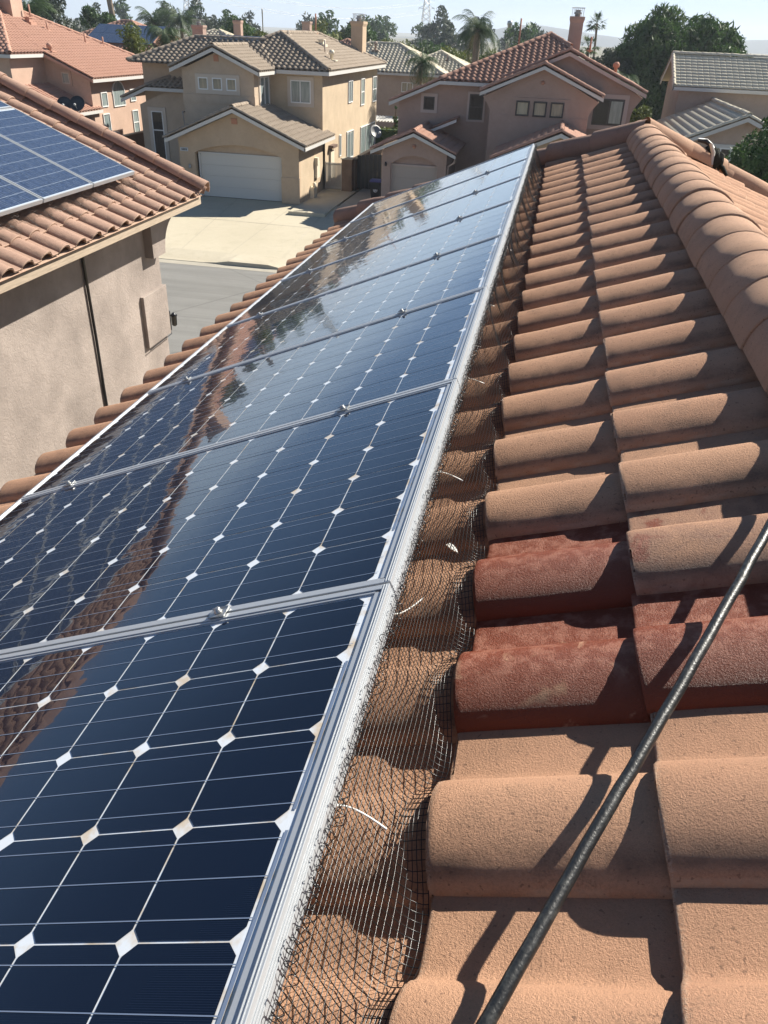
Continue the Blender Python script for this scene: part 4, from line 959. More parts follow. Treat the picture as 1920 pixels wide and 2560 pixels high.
def pink_house():
    G = GZ; h = thing('pink_house', 'dusty pink two-storey house with orange barrel tiles and black window frames', 'house', (-2, 50, G))
    p = lambda x, y, z: np.array([x, y, G + z]); T = 'pink_tile'
    # single garage on the left
    y = 41.0
    garage_front(h, -8.22, -4.92, -7.76, -5.36, y, G, G + 2.95, G + 3.66, -6.59, 2.32, 2.76, 'pink_stucco')
    mb = MB(); mb.box(-7.9, -5.2, y + .31, y + .42, G + 2.2, G + 2.8); mb.build('lintel', 'pink_stucco', h)
    garage_door(h, -7.70, -5.40, y + 0.25, G, 2.24, 'door_pink', 4, 'pink_trim')
    mb = MB(); mb.box(-5.1, -4.92, y + .3, 45, G - .3, G + 2.95); mb.build('side_wall', 'pink_stucco', h); mb = MB(); mb.box(-8.22, -8.0, y + .3, 45, G - .3, G + 2.95); mb.build('side_wall', 'pink_stucco', h)
    mb = MB(); mb.lathe((-6.59, y - .05, G + 3.2), [(0, -.02), (.09, -.02), (.09, .08), (0, .08)], 12, axis=(0, 1, 0)); mb.build('gable_vent', 'terracotta', h)
    mb = MB(); mb.lathe((-8.0, y - .1, G + 2.22), [(.04, 0), (.06, .05), (.06, .15), (.02, .2)], 8); mb.build('wall_lamp', 'dark_frame', h)
    xr, ze, hw = -6.59, 2.98, 2.15; zr = ze + hw * TS; L = hw / CA
    roof(h, T, p(xr + hw, 0, ze), EY, slope_x(-1), [[(y - .45, 0), (45, 0), (45, L), (y - .45, L)]]); roof(h, T, p(xr - hw, 0, ze), EY, slope_x(1), [[(y - .45, 0), (45, 0), (45, L), (y - .45, L)]])
    mb = MB(); cap_row(mb, p(xr, y - .47, zr + .05), p(xr, 45, zr + .05), .12, .4); mb.build('ridge_cap', T, h)
    mb = MB()
    for sx in (1, -1): cap_row(mb, p(xr + sx * hw, y - .4, ze + .02), p(xr + sx * .05, y - .4, zr + .02), .10, .36, k=8)
    mb.build('rake_cap', T, h)
    for sx in (1, -1): board(h, [p(xr, y - .45, zr - .05), p(xr + sx * hw, y - .45, ze - .05), p(xr + sx * hw, y - .45, ze - .2), p(xr, y - .45, zr - .2)], (0, .05, 0), name='rake_board')
    mb = MB(); mb.tube([p(-4.45, y - .4, 2.85), p(-4.5, y - .2, 2.6), p(-4.85, y + .2, 2.35), p(-4.86, y + .2, 0)], .05, 8); mb.build('downpipe', 'pink_trim', h)
    # recessed left wall
    wy = 45.0
    mb = MB(); mb.prism([p(-8.2, wy, -.3), p(-2.9, wy, -.3), p(-2.9, wy, 5.95), p(-5.9, wy, 5.9), p(-8.2, wy, 4.92)], (0, 9, 0)); mb.build('wall', 'pink_stucco', h)
    win(h, p(-6.85, wy, 4.57), EX, -EY, .58, .62, 'pink_trim', 'dark_frame', 'pane_dark', tw=.15)
    win(h, p(-4.42, wy, 4.22), EX, -EY, .74, 1.20, 'pink_trim', 'dark_frame', 'pane_dark', hs=(.5,), tw=.1)
    zl = 6.0; xh = -6.0; yf = 44.5
    top = 8.36
    apx, apy = -0.75, 49.75
    s = (apy - yf) / CA
    xg, zge = 0.41, 5.86                                   # right-hand gable
    yv = yf + (7.62 - zl) / TS
    roof(h, T, p(0, yf, zl), EX, slope_y(1), [[(xh, 0), (apx, s), (xg, (yv - yf) / CA), (xg, 0)]])
    roof(h, T, p(xh - 2.65, 0, zl - 2.65 * TS), EY, slope_x(1), [[(yf, 0), (58, 0), (58, (2.65 + 5.25) / CA), (apy, (2.65 + 5.25) / CA), (yf, 2.65 / CA)]])
    mb = MB(); cap_row(mb, p(xh, yf, zl + .05), p(apx, apy, zl + (apy - yf) * TS + .05), .13, .4); cap_row(mb, p(xg, yv, 7.72), p(apx, apy, zl + (apy - yf) * TS + .05), .13, .4); mb.build('hip_cap', T, h)
    mb = MB(); cap_row(mb, p(xh - 2.65, yf + .05, zl - 2.65 * TS + .02), p(xh, yf + .05, zl + .02), .10, .36, k=8); mb.build('rake_cap', T, h)
    board(h, [p(xh - 2.65, yf, zl - 2.65 * TS - .04), p(xh, yf, zl - .04), p(xh, yf, zl - .2), p(xh - 2.65, yf, zl - 2.65 * TS - .2)], (0, .05, 0), name='rake_board'); board(h, [p(xh, yf, zl - .04), p(-3.0, yf, zl - .04), p(-3.0, yf, zl - .2), p(xh, yf, zl - .2)], (0, .05, 0))
    # small roof over the entry
    roof(h, T, p(-8.0, 0, 3.0), EY, slope_x(1), [[(43.4, 1.8), (45, 1.8), (45, 3.4), (43.4, 3.4)]]); board(h, [p(-6.3, 43.35, 3.72), p(-4.85, 43.35, 4.32), p(-4.85, 43.35, 4.18), p(-6.3, 43.35, 3.58)], (0, .05, 0), name='rake_board')
    # middle bay, three square windows
    by = 43.0; bl, br, pk = -3.14, 1.70, -0.70
    mb = MB(); pts = [(bl - .12, 2.3), (bl, 2.5), (bl, 4.70), (bl - .05, 4.95), (bl - .3, 5.3), (bl - .42, 5.45), (pk, 6.80), (br + .42, 5.45), (br + .3, 5.3), (br + .05, 4.95), (br, 4.7), (br, 2.3)]
    mb.prism([p(a, by, b) for a, b in pts], (0, 2.2, 0)); mb.build('bay_wall', 'pink_stucco', h)
    mb = MB(); mb.prism([p(bl - .02, by - .03, 2.3), p(br + .02, by - .03, 2.3), p(br + .02, by - .03, 4.70), p(1.0, by - .03, 4.70), p(-2.3, by - .03, 4.70), p(bl - .02, by - .03, 4.70)], (0, .03, 0)); mb.build('wall_band', 'pink_stucco', h)
    for x in (-1.88, -1.02, -0.18): win(h, p(x, by - .03, 4.68), EX, -EY, .66, .68, None, 'dark_frame', 'pane_curtain', fw=.075)
    mb = MB()
    for a, b, c, d in ((-2.12, 0.75, 5.36, 5.50), (-2.12, -1.88, 4.68, 5.36), (-1.22, -1.02, 4.68, 5.36), (-.36, -.18, 4.68, 5.36), (.48, .75, 4.68, 5.36)): mb.box(a, b, by - .045, by, G + c, G + d)
    mb.build('window_surround', 'pink_stucco', h)
    mb = MB(); mb.lathe((pk, by - .04, G + 6.18), [(0, -.02), (.09, -.02), (.09, .08), (0, .08)], 12, axis=(0, 1, 0)); mb.build('gable_vent', 'terracotta', h)
    hw = 3.0; ze = 5.70; zr = ze + hw * TS; L = hw / CA; y0 = by - .5
    roof(h, T, p(pk + hw, 0, ze), EY, slope_x(-1), [[(y0, 0), (45.2, 0), (45.6, L), (y0, L)]]); roof(h, T, p(pk - hw, 0, ze), EY, slope_x(1), [[(y0, 0), (44.6, 0), (47.2, L), (y0, L)]])
    mb = MB(); cap_row(mb, p(pk, y0 - .02, zr + .05), p(pk, 47, zr + .05), .12, .4); mb.build('ridge_cap', T, h)
    mb = MB()
    for sx in (1, -1): cap_row(mb, p(pk + sx * hw, y0 + .05, ze + .03), p(pk + sx * .05, y0 + .05, zr + .03), .12, .36, k=10)
    mb.build('rake_cap', T, h)
    for sx in (1, -1): board(h, [p(pk, y0, zr - .05), p(pk + sx * hw, y0, ze - .05), p(pk + sx * hw, y0, ze - .2), p(pk, y0, zr - .2)], (0, .05, 0), name='rake_board')
    # right gable
    gy = 45.2; gr = 3.9; hw = 4.05; ze = zge; zr = ze + hw * TS; L = hw / CA; y0 = 44.75
    mb = MB(); mb.prism([p(-3, gy, -.3), p(gr, gy, -.3), p(gr, gy, 4.75), p(gr + .06, gy, 5.05), p(gr + .35, gy, 5.5), p(gr + .45, gy, 5.62), p(xg, gy, zr - .12), p(-3, gy, 6.0)], (0, 9, 0)); mb.build('wall', 'pink_stucco', h)
    win(h, p(1.98, gy, 4.30), EX, -EY, 1.52, 1.22, 'pink_trim', 'dark_frame', 'pane_dark', vs=(.52,), tw=.2, fw=.07)
    mb = MB(); mb.quad(p(2.83, gy - .03, 4.4), p(3.42, gy - .03, 4.4), p(3.42, gy - .03, 5.42), p(2.83, gy - .03, 5.42)); mb.build('sash_pane', 'pane_blind', h)
    roof(h, T, p(xg + hw, 0, ze), EY, slope_x(-1), [[(y0, 0), (56, 0), (52, L), (y0, L)]]); roof(h, T, p(xg - hw, 0, ze), EY, slope_x(1), [[(y0, 1.6), (46, 1.6), (yv, L), (y0, L)]])
    mb = MB(); cap_row(mb, p(xg, y0, zr + .05), p(xg, yv, zr + .08), .12, .4); mb.build('ridge_cap', T, h)
    mb = MB(); cap_row(mb, p(xg + hw, y0 + .05, ze + .03), p(xg + .05, y0 + .05, zr + .03), .11, .36, k=10); cap_row(mb, p(xg - hw * .8, y0 + .05, ze + hw * .2 * TS + .03), p(xg - .05, y0 + .05, zr + .03), .11, .36, k=10); mb.build('rake_cap', T, h)
    for sx in (1, -1): board(h, [p(xg, y0, zr - .05), p(xg + sx * hw, y0, ze - .05), p(xg + sx * hw, y0, ze - .22), p(xg, y0, zr - .22)], (0, .05, 0), 'pink_trim', name='rake_board')
    # low gable in front on the right
    y0 = 38.6; xr, ze, hw = 0.50, 3.15, 3.1; zr = ze + hw * TS; L = hw / CA
    roof(h, T, p(xr + hw, 0, ze), EY, slope_x(-1), [[(y0, 0), (43, 0), (43, L), (y0, L)]]); roof(h, T, p(xr - hw, 0, ze), EY, slope_x(1), [[(y0, 0), (43, 0), (43, L), (y0, L)]])
    mb = MB(); cap_row(mb, p(xr, y0, zr + .05), p(xr, 43, zr + .05), .12, .4); mb.build('ridge_cap', T, h)
    mb = MB()
    for sx in (1, -1): cap_row(mb, p(xr + sx * hw, y0 + .05, ze + .03), p(xr + sx * .05, y0 + .05, zr + .03), .11, .36, k=10)
    mb.build('rake_cap', T, h)
    for sx in (1, -1): board(h, [p(xr, y0, zr - .05), p(xr + sx * hw, y0, ze - .05), p(xr + sx * hw, y0, ze - .22), p(xr, y0, zr - .22)], (0, .05, 0), name='rake_board')
    mb = MB(); mb.prism([p(xr - 2.6, y0 + .45, -.3), p(xr + 2.6, y0 + .45, -.3), p(xr + 2.6, y0 + .45, 3.1), p(xr, y0 + .45, 4.2), p(xr - 2.6, y0 + .45, 3.1)], (0, 4.4, 0)); mb.build('garage_wall', 'garage_tan', h)
    mb = MB(); mb.lathe((xr, y0 + .4, G + 3.75), [(0, -.02), (.09, -.02), (.09, .08), (0, .08)], 12, axis=(0, 1, 0)); mb.build('gable_vent', 'terracotta', h)
    # chimney and vents
    chimney(h, 0.2, 0.95, 52.2, 53.2, G + 6.5, G + 9.15, 'pink_stucco', .05)
    roof_vent(h, *p(-2.55, 52, 7.6), 1.45, 'pipe'); roof_vent(h, *p(2.9, 47.6, 6.5), .45, 'cowl'); roof_vent(h, *p(1.5, 51, 7.55), .75, 'pipe')
    return h
pink_house()

def salmon_house():
    G = GZ; h = thing('salmon_house', 'salmon two-storey house at the far left with a long salmon tile roof', 'house', (-31, 48, G - .5))
    p = lambda x, y, z: np.array([x, y, G + z]); T = 'salmon_tile'
    ex, ze = -26.45, 5.07; rx = -34.0; L = (ex - rx) / CA; e2 = -29.3; b2 = (ex - e2) / CA
    roof(h, T, p(ex, 0, ze), EY, slope_x(-1), [[(45.98, 0), (57.0, 0), (51.6, L), (49.4, L), (45.98, b2)], [(45.98, b2), (49.4, L), (42.75, b2)]])
    roof(h, T, p(0, 42.75, 6.25), EX, slope_y(1), [[(e2, 0), (-40, 0), (-40, 7), (rx, (49.4 - 42.75) / CA)]], )
    mb = MB(); cap_row(mb, p(e2, 42.75, 6.3), p(rx, 49.4, ze + (ex - rx) * TS + .05), .13, .4); mb.build('hip_cap', T, h); mb = MB(); cap_row(mb, p(ex, 57.0, ze + .05), p(rx, 51.6, ze + (ex - rx) * TS + .05), .13, .4); mb.build('hip_cap', T, h)
    mb = MB(); cap_row(mb, p(rx, 49.4, ze + (ex - rx) * TS + .07), p(rx, 51.6, ze + (ex - rx) * TS + .07), .13, .4); mb.build('ridge_cap', T, h)
    board(h, [p(ex - .05, 45.95, ze - .03), p(ex, 45.95, ze - .03), p(ex, 45.95, ze - .2), p(ex - .05, 45.95, ze - .2)], (0, 11, 0)); board(h, [p(e2 - .05, 42.75, 6.22), p(e2, 42.75, 6.22), p(e2, 42.75, 6.05), p(e2 - .05, 42.75, 6.05)], (0, 3.2, 0)); board(h, [p(-40, 42.7, 6.22), p(e2, 42.7, 6.22), p(e2, 42.7, 6.05), p(-40, 42.7, 6.05)], (0, .05, 0))
    board(h, [p(ex, 45.93, ze - .03), p(e2, 45.93, ze - .03 + (ex - e2) * TS), p(e2, 45.93, ze - .2 + (ex - e2) * TS), p(ex, 45.93, ze - .2)], (0, .05, 0), 'salmon_tile', 'rake_board')
    mb = MB(); mb.prism([p(-29.8, 46.55, -.8), p(-27, 46.55, -.8), p(-27, 46.55, 5.0), p(-29.8, 46.55, 6.1)], (0, 10.4, 0)); mb.build('wall', 'salmon_stucco', h)
    mb = MB(); mb.box(-40, -29.75, 43.2, 56.9, G - .8, G + 6.2); mb.build('wall', 'salmon_stucco', h)
    win(h, p(-28.72, 46.55, 4.72), EX, -EY, .48, .58, 'salmon_stucco', 'window_trim', 'pane_blind', tw=.12)
    win(h, p(-31.6, 43.2, 4.6), EX, -EY, .9, 1.3, None, 'dark_frame', 'pane_dark')
    for y0, y1, z0, z1 in ((47.55, 48.3, 3.48, 4.28), (51.25, 51.98, 3.57, 4.28), (47.5, 48.3, 2.1, 3.12), (51.27, 52.05, 1.62, 3.06)): win(h, p(-27, y0, z0), EY, EX, y1 - y0, z1 - z0, None, 'white_frame', 'pane_blind', hs=(.5,) if z1 - z0 > 1.2 else ())
    win(h, p(-27, 49.02, 3.40), EY, EX, 1.5, .72, None, 'white_frame', 'pane_blind', arch=True)
    # garage wing in front
    zg2 = 3.42; gx = -26.8
    roof(h, T, p(gx, 0, zg2), EY, slope_x(-1), [[(43.0, 0), (47.3, 0), (47.3, .75), (46.55, .75), (46.55, 4.0), (43.75, 4.0), (43.75, 2.2), (43.0, 2.2)][:3] + [(46.55, 4.0), (43.6, 4.0)]])
    board(h, [p(gx - .04, 42.6, zg2 - .03), p(gx, 42.6, zg2 - .03), p(gx, 42.6, zg2 - .2), p(gx - .04, 42.6, zg2 - .2)], (0, 4.7, 0))
    mb = MB(); cap_row(mb, p(-28.2, 43.7, 4.05), p(-30.6, 43.9, 5.02), .11, .36); mb.build('rake_cap', T, h); board(h, [p(-28.6, 43.6, 4.15), p(-30.7, 43.75, 5.02), p(-30.7, 43.75, 4.8), p(-28.6, 43.6, 3.93)], (0, .05, 0), 'salmon_stucco', 'rake_board')
    mb = MB(); mb.box(-30.5, -27.25, 43.5, 46.5, G - .8, G + 3.3); mb.build('garage_wall', 'salmon_stucco', h)
    zs = lambda x: ze + (ex - x) * TS
    for x, y, hh, k in ((-32.9, 50.9, .95, 'pipe'), (-31.8, 50.8, .55, 'pipe'), (-30.3, 52.5, .6, 'pipe'), (-30.0, 54.2, .55, 'pipe'), (-32.6, 50.2, .5, 'box'), (-29.4, 46.8, .25, 'cowl')): roof_vent(h, *p(x, y, zs(x) + .05), hh, k, 'salmon_tile')
    chimney(h, -35.2, -33.25, 49.6, 50.8, G + 7.5, G + 9.9, 'salmon_stucco', .1, False)
    mb = MB(); mb.box(-26.98, -26.5, 47.4, 48.4, G + 1.55, G + 2.1); mb.build('window_air_conditioner', 'white_trim', h)
salmon_house()

def dish(x, y, z, az, label, r=.42, mat='grey_paint'):
    d = thing('satellite_dish', label, 'satellite dish', (x, y, z))
    ax = Vector((math.sin(az), -math.cos(az), .55)).normalized(); c = Vector((x, y, z + .62))
    mb = MB(); mb.lathe(c - ax * .02, [(0.0, 0.0), (r * .35, .012), (r * .7, .045), (r, .10), (r * 1.0, .115), (r * .7, .06), (0.001, .014)], 22, axis=ax); mb.build('reflector', mat, d)
    mb = MB(); mb.tube([(x, y, z), (x, y, z + .35), c - ax * .06], .025, 8); mb.build('mast', 'grey_paint', d)
    f = c + ax * .55 + Vector((0, 0, -.22))
    mb = MB(); mb.tube([c - ax * .02 - Vector((0, 0, r * .9)), f], .014, 6); mb.build('feed_arm', 'grey_paint', d)
    mb = MB(); mb.lathe(f, [(.03, 0), (.06, .02), (.06, .1), (.03, .14)], 10, axis=tuple(-ax)); mb.build('receiver', 'white_trim', d)
dish(-26.75, 43.1, GZ + 3.30, 0.35, 'left of two dark satellite dishes on the salmon house garage eave', .40, 'black_gloss')
dish(-25.95, 43.1, GZ + 3.36, 0.15, 'right of two dark satellite dishes on the salmon house garage eave, nearly face-on', .42, 'black_gloss')
dish(-8.95, 42.6, GZ + 2.95, 0.75, 'grey satellite dish beside the pink garage roof, before the beige house windows', .34, 'dish_grey')

def grey_house():
    G = GZ; h = thing('grey_roof_house', 'tan house at the right edge with pale grey flat-looking tile roofs', 'house', (12, 54, G))
    p = lambda x, y, z: np.array([x, y, G + z]); T = 'grey_tile'
    x0 = 6.25; ey, ze, ry = 49.9, 6.05, 53.4; zr = ze + (ry - ey) * TS; L = (ry - ey) / CA
    roof(h, T, p(0, ey, ze), EX, slope_y(1), [[(x0, 0), (24, 0), (24, L), (x0, L)]], prof=PROF_FLAT, E=.36); roof(h, T, p(0, 2 * ry - ey, ze), EX, slope_y(-1), [[(x0, 0), (24, 0), (24, L), (x0, L)]], prof=PROF_FLAT, E=.36)
    mb = MB(); cap_row(mb, p(x0, ry, zr + .05), p(24, ry, zr + .05), .13, .4); mb.build('ridge_cap', T, h)
    mb = MB(); cap_row(mb, p(x0 + .05, ey, ze + .03), p(x0 + .05, ry, zr + .03), .1, .36); cap_row(mb, p(x0 + .05, 2 * ry - ey, ze + .03), p(x0 + .05, ry, zr + .03), .1, .36); mb.build('rake_cap', T, h)
    for a, b in ((ey, ry), (2 * ry - ey, ry)): board(h, [p(x0, a, ze - .04), p(x0, b, zr - .04), p(x0, b, zr - .22), p(x0, a, ze - .22)], (.05, 0, 0), name='rake_board')
    board(h, [p(x0, ey, ze - .03), p(24, ey, ze - .03), p(24, ey, ze - .2), p(x0, ey, ze - .2)], (0, .05, 0))
    mb = MB(); mb.prism([p(x0 + .42, ey + .45, -.3), p(x0 + .42, ey + .45, ze - .1), p(x0 + .42, ry, zr - .15), p(x0 + .42, 2 * ry - ey - .45, ze - .1), p(x0 + .42, 2 * ry - ey - .45, -.3)], (17, 0, 0)); mb.build('wall', 'tan_stucco', h)
    # lower front gable
    xr, fy, hw = 8.55, 39.8, 3.1; zr2 = 5.42; z2 = zr2 - hw * TS; L2 = hw / CA
    roof(h, T, p(xr - hw, 0, z2), EY, slope_x(1), [[(fy, 0), (50.3, 0), (50.3, L2), (fy, L2)]], prof=PROF_FLAT, E=.36); roof(h, T, p(xr + hw, 0, z2), EY, slope_x(-1), [[(fy, 0), (50.3, 0), (50.3, L2), (fy, L2)]], prof=PROF_FLAT, E=.36)
    mb = MB(); cap_row(mb, p(xr, fy, zr2 + .05), p(xr, 50.3, zr2 + .05), .12, .4); mb.build('ridge_cap', T, h)
    mb = MB()
    for sx in (1, -1): cap_row(mb, p(xr + sx * hw, fy + .05, z2 + .02), p(xr, fy + .05, zr2 + .02), .1, .36, k=8)
    mb.build('rake_cap', T, h)
    for sx in (1, -1): board(h, [p(xr, fy, zr2 - .05), p(xr + sx * hw, fy, z2 - .05), p(xr + sx * hw, fy, z2 - .22), p(xr, fy, zr2 - .22)], (0, .05, 0), name='rake_board')
    mb = MB(); mb.prism([p(xr - 2.6, fy + .45, -.3), p(xr + 2.6, fy + .45, -.3), p(xr + 2.6, fy + .45, z2 + .1), p(xr, fy + .45, zr2 - .1), p(xr - 2.6, fy + .45, z2 + .1)], (0, 10, 0)); mb.build('front_wall', 'tan_stucco', h)
    win(h, p(7.28, fy + .45, 3.45), EX, -EY, .95, .62, 'white_trim', 'white_frame', 'pane_dark', vs=(.5,), tw=.14)
    for x in (12.6, 14.9): roof_vent(h, *p(x, 51.2, 6.7), .5, 'pipe', 'cream_paint')
grey_house()

# ------------------------------------------------------------------ ground, street, plots
def sheet(name, pts, mat): 
    mb = MB(); mb.quad(*pts); return struct(mb.build(name, mat))
def ground():
    b = 9000
    sheet('ground', [(-b, -b, -8.06), (b, -b, -8.06), (b, b, -8.06), (-b, b, -8.06)], 'dry_ground')
    sheet('road', [(-90, 12, -7.955), (90, 12, -7.955), (90, 30.42, -7.955), (-90, 30.42, -7.955)], 'asphalt')
    sheet('gutter', [(-90, 30.42, -7.951), (90, 30.42, -7.951), (90, 30.86, -7.93), (-90, 30.86, -7.93)], 'gutter')
    sheet('near_plot', [(-90, -60, -7.80), (90, -60, -7.80), (90, 11.8, -7.80), (-90, 11.8, -7.80)], 'concrete')
    # rolled kerb with a raised piece between two driveway aprons
    xs = [-90, -13.9, -13.3, -12.75, -11.0, -10.3, 90]; hs = [0.02, 0.02, 0.07, 0.17, 0.17, 0.03, 0.02]
    hk = [0.015, 0.015, 0.06, 0.15, 0.15, 0.03, 0.015]
    mb = MB(); V = []; F = []
    for x, a in zip(xs, hk):
        z = -7.93 + a
        V += [(x, 30.86, -7.945), (x, 30.88, z), (x, 31.15, z + 0.015), (x, 32.25, -7.775)]
    for i in range(len(xs) - 1):
        for j in range(3): F.append((i * 4 + j, (i + 1) * 4 + j, (i + 1) * 4 + j + 1, i * 4 + j + 1))
    mb.add(V, F, False); struct(mb.build('pavement', 'kerb'))
    # drive and plots
    sheet('plot', [(-90, 32.25, -7.84), (90, 32.25, -7.84), (90, 41.6, GZ - 0.06), (-90, 41.6, GZ - 0.06)], 'dry_ground')
    sheet('plot', [(-90, 41.6, GZ - 0.06), (90, 41.6, GZ - 0.06), (90, 240, GZ - 0.06), (-90, 240, GZ - 0.06)], 'dry_ground')
    sheet('driveway', [(-19.3, 32.25, -7.775), (-4.7, 32.25, -7.775), (-4.7, 41.3, GZ - 0.004), (-19.3, 41.5, GZ - 0.004)], 'concrete')
    mb = MB(); mb.box(-12.65, -10.72, 40.0, 46.2, GZ - .05, GZ + 0.02); mb.prism([(-12.65, 40.0, GZ - .3), (-12.65, 40.0, GZ + .02), (-10.72, 40.0, GZ + .02), (-10.72, 40.0, GZ - .3)], (0, -.9, 0)); struct(mb.build('path', 'concrete'))
    sheet('side_yard', [(-10.6, 41.0, GZ), (-8.3, 41.0, GZ), (-8.3, 52, GZ), (-10.6, 52, GZ)], 'gutter')
    def zdrive(y): return -7.775 + (y - 32.25) * (GZ - 0.004 + 7.775) / (41.3 - 32.25) + 0.004
    def strip(x0, y0, x1, y1, w, mat):
        d = np.array([x1 - x0, y1 - y0]); d /= np.linalg.norm(d); n = np.array([-d[1], d[0]]) * w / 2
        sheet('expansion_joint', [(x0 + n[0], y0 + n[1], zdrive(y0 + n[1])), (x0 - n[0], y0 - n[1], zdrive(y0 - n[1])), (x1 - n[0], y1 - n[1], zdrive(y1 - n[1])), (x1 + n[0], y1 + n[1], zdrive(y1 + n[1]))], mat)
    strip(-19.3, 37.3, -4.9, 36.9, 0.03, 'gutter'); strip(-16.2, 41.2, -15.5, 32.3, 0.03, 'gutter'); strip(-10.95, 39.2, -10.75, 32.3, 0.16, 'kerb'); strip(-12.9, 41.0, -13.2, 32.3, 0.025, 'gutter')
    # hills on the skyline
    def hill(name, pts, y, dep, z0):
        mb = MB(); V = []; F = []; n = len(pts)
        rs = np.random.default_rng(4)
        xs = np.linspace(pts[0][0], pts[-1][0], 60); hs = np.interp(xs, [q[0] for q in pts], [q[1] for q in pts]) 
        hs = hs + np.convolve(rs.normal(0, 1, 64), np.hanning(5) / 2, 'valid') * 0.02 * hs.max()
        for k, (f, g) in enumerate(((0, 0), (0.35, 0.55), (0.7, 0.9), (1, 1), (1.6, 0.6))):
            for x, hh in zip(xs, hs): V.append((x, y + dep * f + rs.normal(0, dep * .03), z0 + max(0, hh) * g))
        m = len(xs)
        for k in range(4):
            for i in range(m - 1): F.append((k * m + i, k * m + i + 1, (k + 1) * m + i + 1, (k + 1) * m + i))
        mb.add(V, F, True); struct(mb.build(name, 'hill'))
    hill('hills', [(-380, 0), (-240, 4), (-180, 10), (-110, 27), (-60, 31), (20, 22), (110, 14), (200, 10), (300, 18), (420, 26), (520, 20), (700, 16)], 1500, 250, -9)
ground()

def yard_things():
    G = GZ
    g = thing('side_gate', 'grey metal picket gate between the beige house and a block pillar', 'gate', (-12.1, 46.0, G))
    mb = MB()
    for i in range(13): x = -12.52 + i * 0.075; mb.box(x - .026, x + .026, 45.99, 46.02, G + .08, G + 1.5)
    mb.build('picket', 'grey_paint', g)
    mb = MB(); mb.box(-12.57, -11.58, 46.02, 46.05, G + .15, G + .2); mb.box(-12.57, -11.58, 46.02, 46.05, G + 1.38, G + 1.44); mb.box(-12.58, -12.54, 45.98, 46.05, G, G + 1.54); mb.box(-11.60, -11.56, 45.98, 46.05, G, G + 1.54); mb.build('gate_frame', 'metal', g)
    w = thing('block_wall', 'brown block wall with a pillar running back beside the beige house', 'wall', (-11, 48, G))
    mb = MB(); mb.box(-11.55, -10.95, 45.9, 46.5, G - .1, G + 1.72); mb.build('pillar', 'block', w)
    mb = MB(); mb.box(-11.05, -10.9, 46.5, 62, G - .1, G + 1.66); mb.build('wall', 'block', w)
    mb = MB(); mb.box(-11.6, -10.9, 45.85, 46.55, G + 1.72, G + 1.78); mb.box(-11.1, -10.85, 46.55, 62, G + 1.66, G + 1.72); mb.build('coping', 'kerb', w)
    w = thing('block_wall', 'dark block wall between the salmon house and the beige house', 'wall', (-25, 47, G))
    mb = MB(); mb.box(-25.5, -25.3, 43.6, 52, G - .5, G + 2.05); mb.build('wall', 'block', w)
    mb = MB(); mb.box(-25.54, -25.26, 43.56, 52, G + 2.05, G + 2.11); mb.build('coping', 'kerb', w)
    mb = MB(); mb.box(-25.3, -23.8, 50.2, 50.4, G - .3, G + 1.9); o = mb.build('back_wall', 'block', w)
    sg = thing('side_gate', 'solid near-black side gate in deep shade behind the bin', 'gate', (-9.6, 47, G))
    for i in range(11):
        mb = MB(); mb.box(-10.88 + i * .24, -10.655 + i * .24, 47.0, 47.05, G + .05, G + 1.85 + .1 * math.sin(i * .31)); mb.build('board', 'black_gloss', sg)
    b = thing('wheeled_bin', 'black wheeled bin with a purple lid and white round emblem by the pink garage', 'bin', (-9.2, 44.1, G))
    mb = MB(); lo = [(-.24, -.26), (.24, -.26), (.24, .26), (-.24, .26)]; hi = [(-.31, -.36), (.31, -.36), (.31, .36), (-.31, .36)]
    cx, cy = -9.15, 44.35
    mb.add([(cx + x, cy + y, G + .02) for x, y in lo] + [(cx + x, cy + y, G + .92) for x, y in hi], [(0, 1, 5, 4), (1, 2, 6, 5), (2, 3, 7, 6), (3, 0, 4, 7), (4, 5, 6, 7), (3, 2, 1, 0)]); mb.box(cx - .33, cx + .33, cy - .38, cy + .38, G + .86, G + .92); mb.build('bin_body', 'bin', b)
    mb = MB(); mb.prism([(cx - .33, cy - .38, G + .925), (cx - .33, cy + .42, G + .925), (cx - .33, cy + .42, G + 1.0), (cx - .33, cy - .1, G + 1.03), (cx - .33, cy - .38, G + .97)], (.66, 0, 0)); mb.build('lid', 'purple', b)
    mb = MB(); mb.lathe((cx, cy - .312, G + .52), [(0, 0), (.13, 0), (.13, .01), (0, .01)], 18, axis=(0, -1, 0.11)); em = mb.build('emblem', 'white_frame', b)
    mb = MB()
    for k in range(3):
        q = 2 * math.pi * k / 3; mb.tube([(cx + .075 * math.cos(q + t), cy - .328 , G + .525 + .075 * math.sin(q + t)) for t in np.linspace(0.2, 1.7, 6)], .012, 5)
    mb.build('emblem_arrow', 'bin', em)
    for sx in (-1, 1):
        mb = MB(); mb.lathe((cx + sx * .27 - .03, cy + .33, G + .13), [(0, 0), (.13, 0), (.13, .05), (0, .05)], 14, axis=(1, 0, 0)); mb.build('wheel', 'black', b)
    p = thing('pergola', 'white slatted patio roof far behind between the beige and pink houses', 'pergola', (-12, 66, G))
    for i in range(16):
        if i % 1 == 0:
            mb = MB() if i == 0 else mb
            mb.box(-14.2 + i * .24, -14.1 + i * .24, 63, 67, G + 2.2, G + 2.3)
    mb.build('slat_roof', 'white_trim', p)
    mb = MB()
    for x in (-14.0, -10.8): mb.box(x - .06, x + .06, 63.1, 63.22, G, G + 2.2)
    mb.build('post', 'white_trim', p)
yard_things()

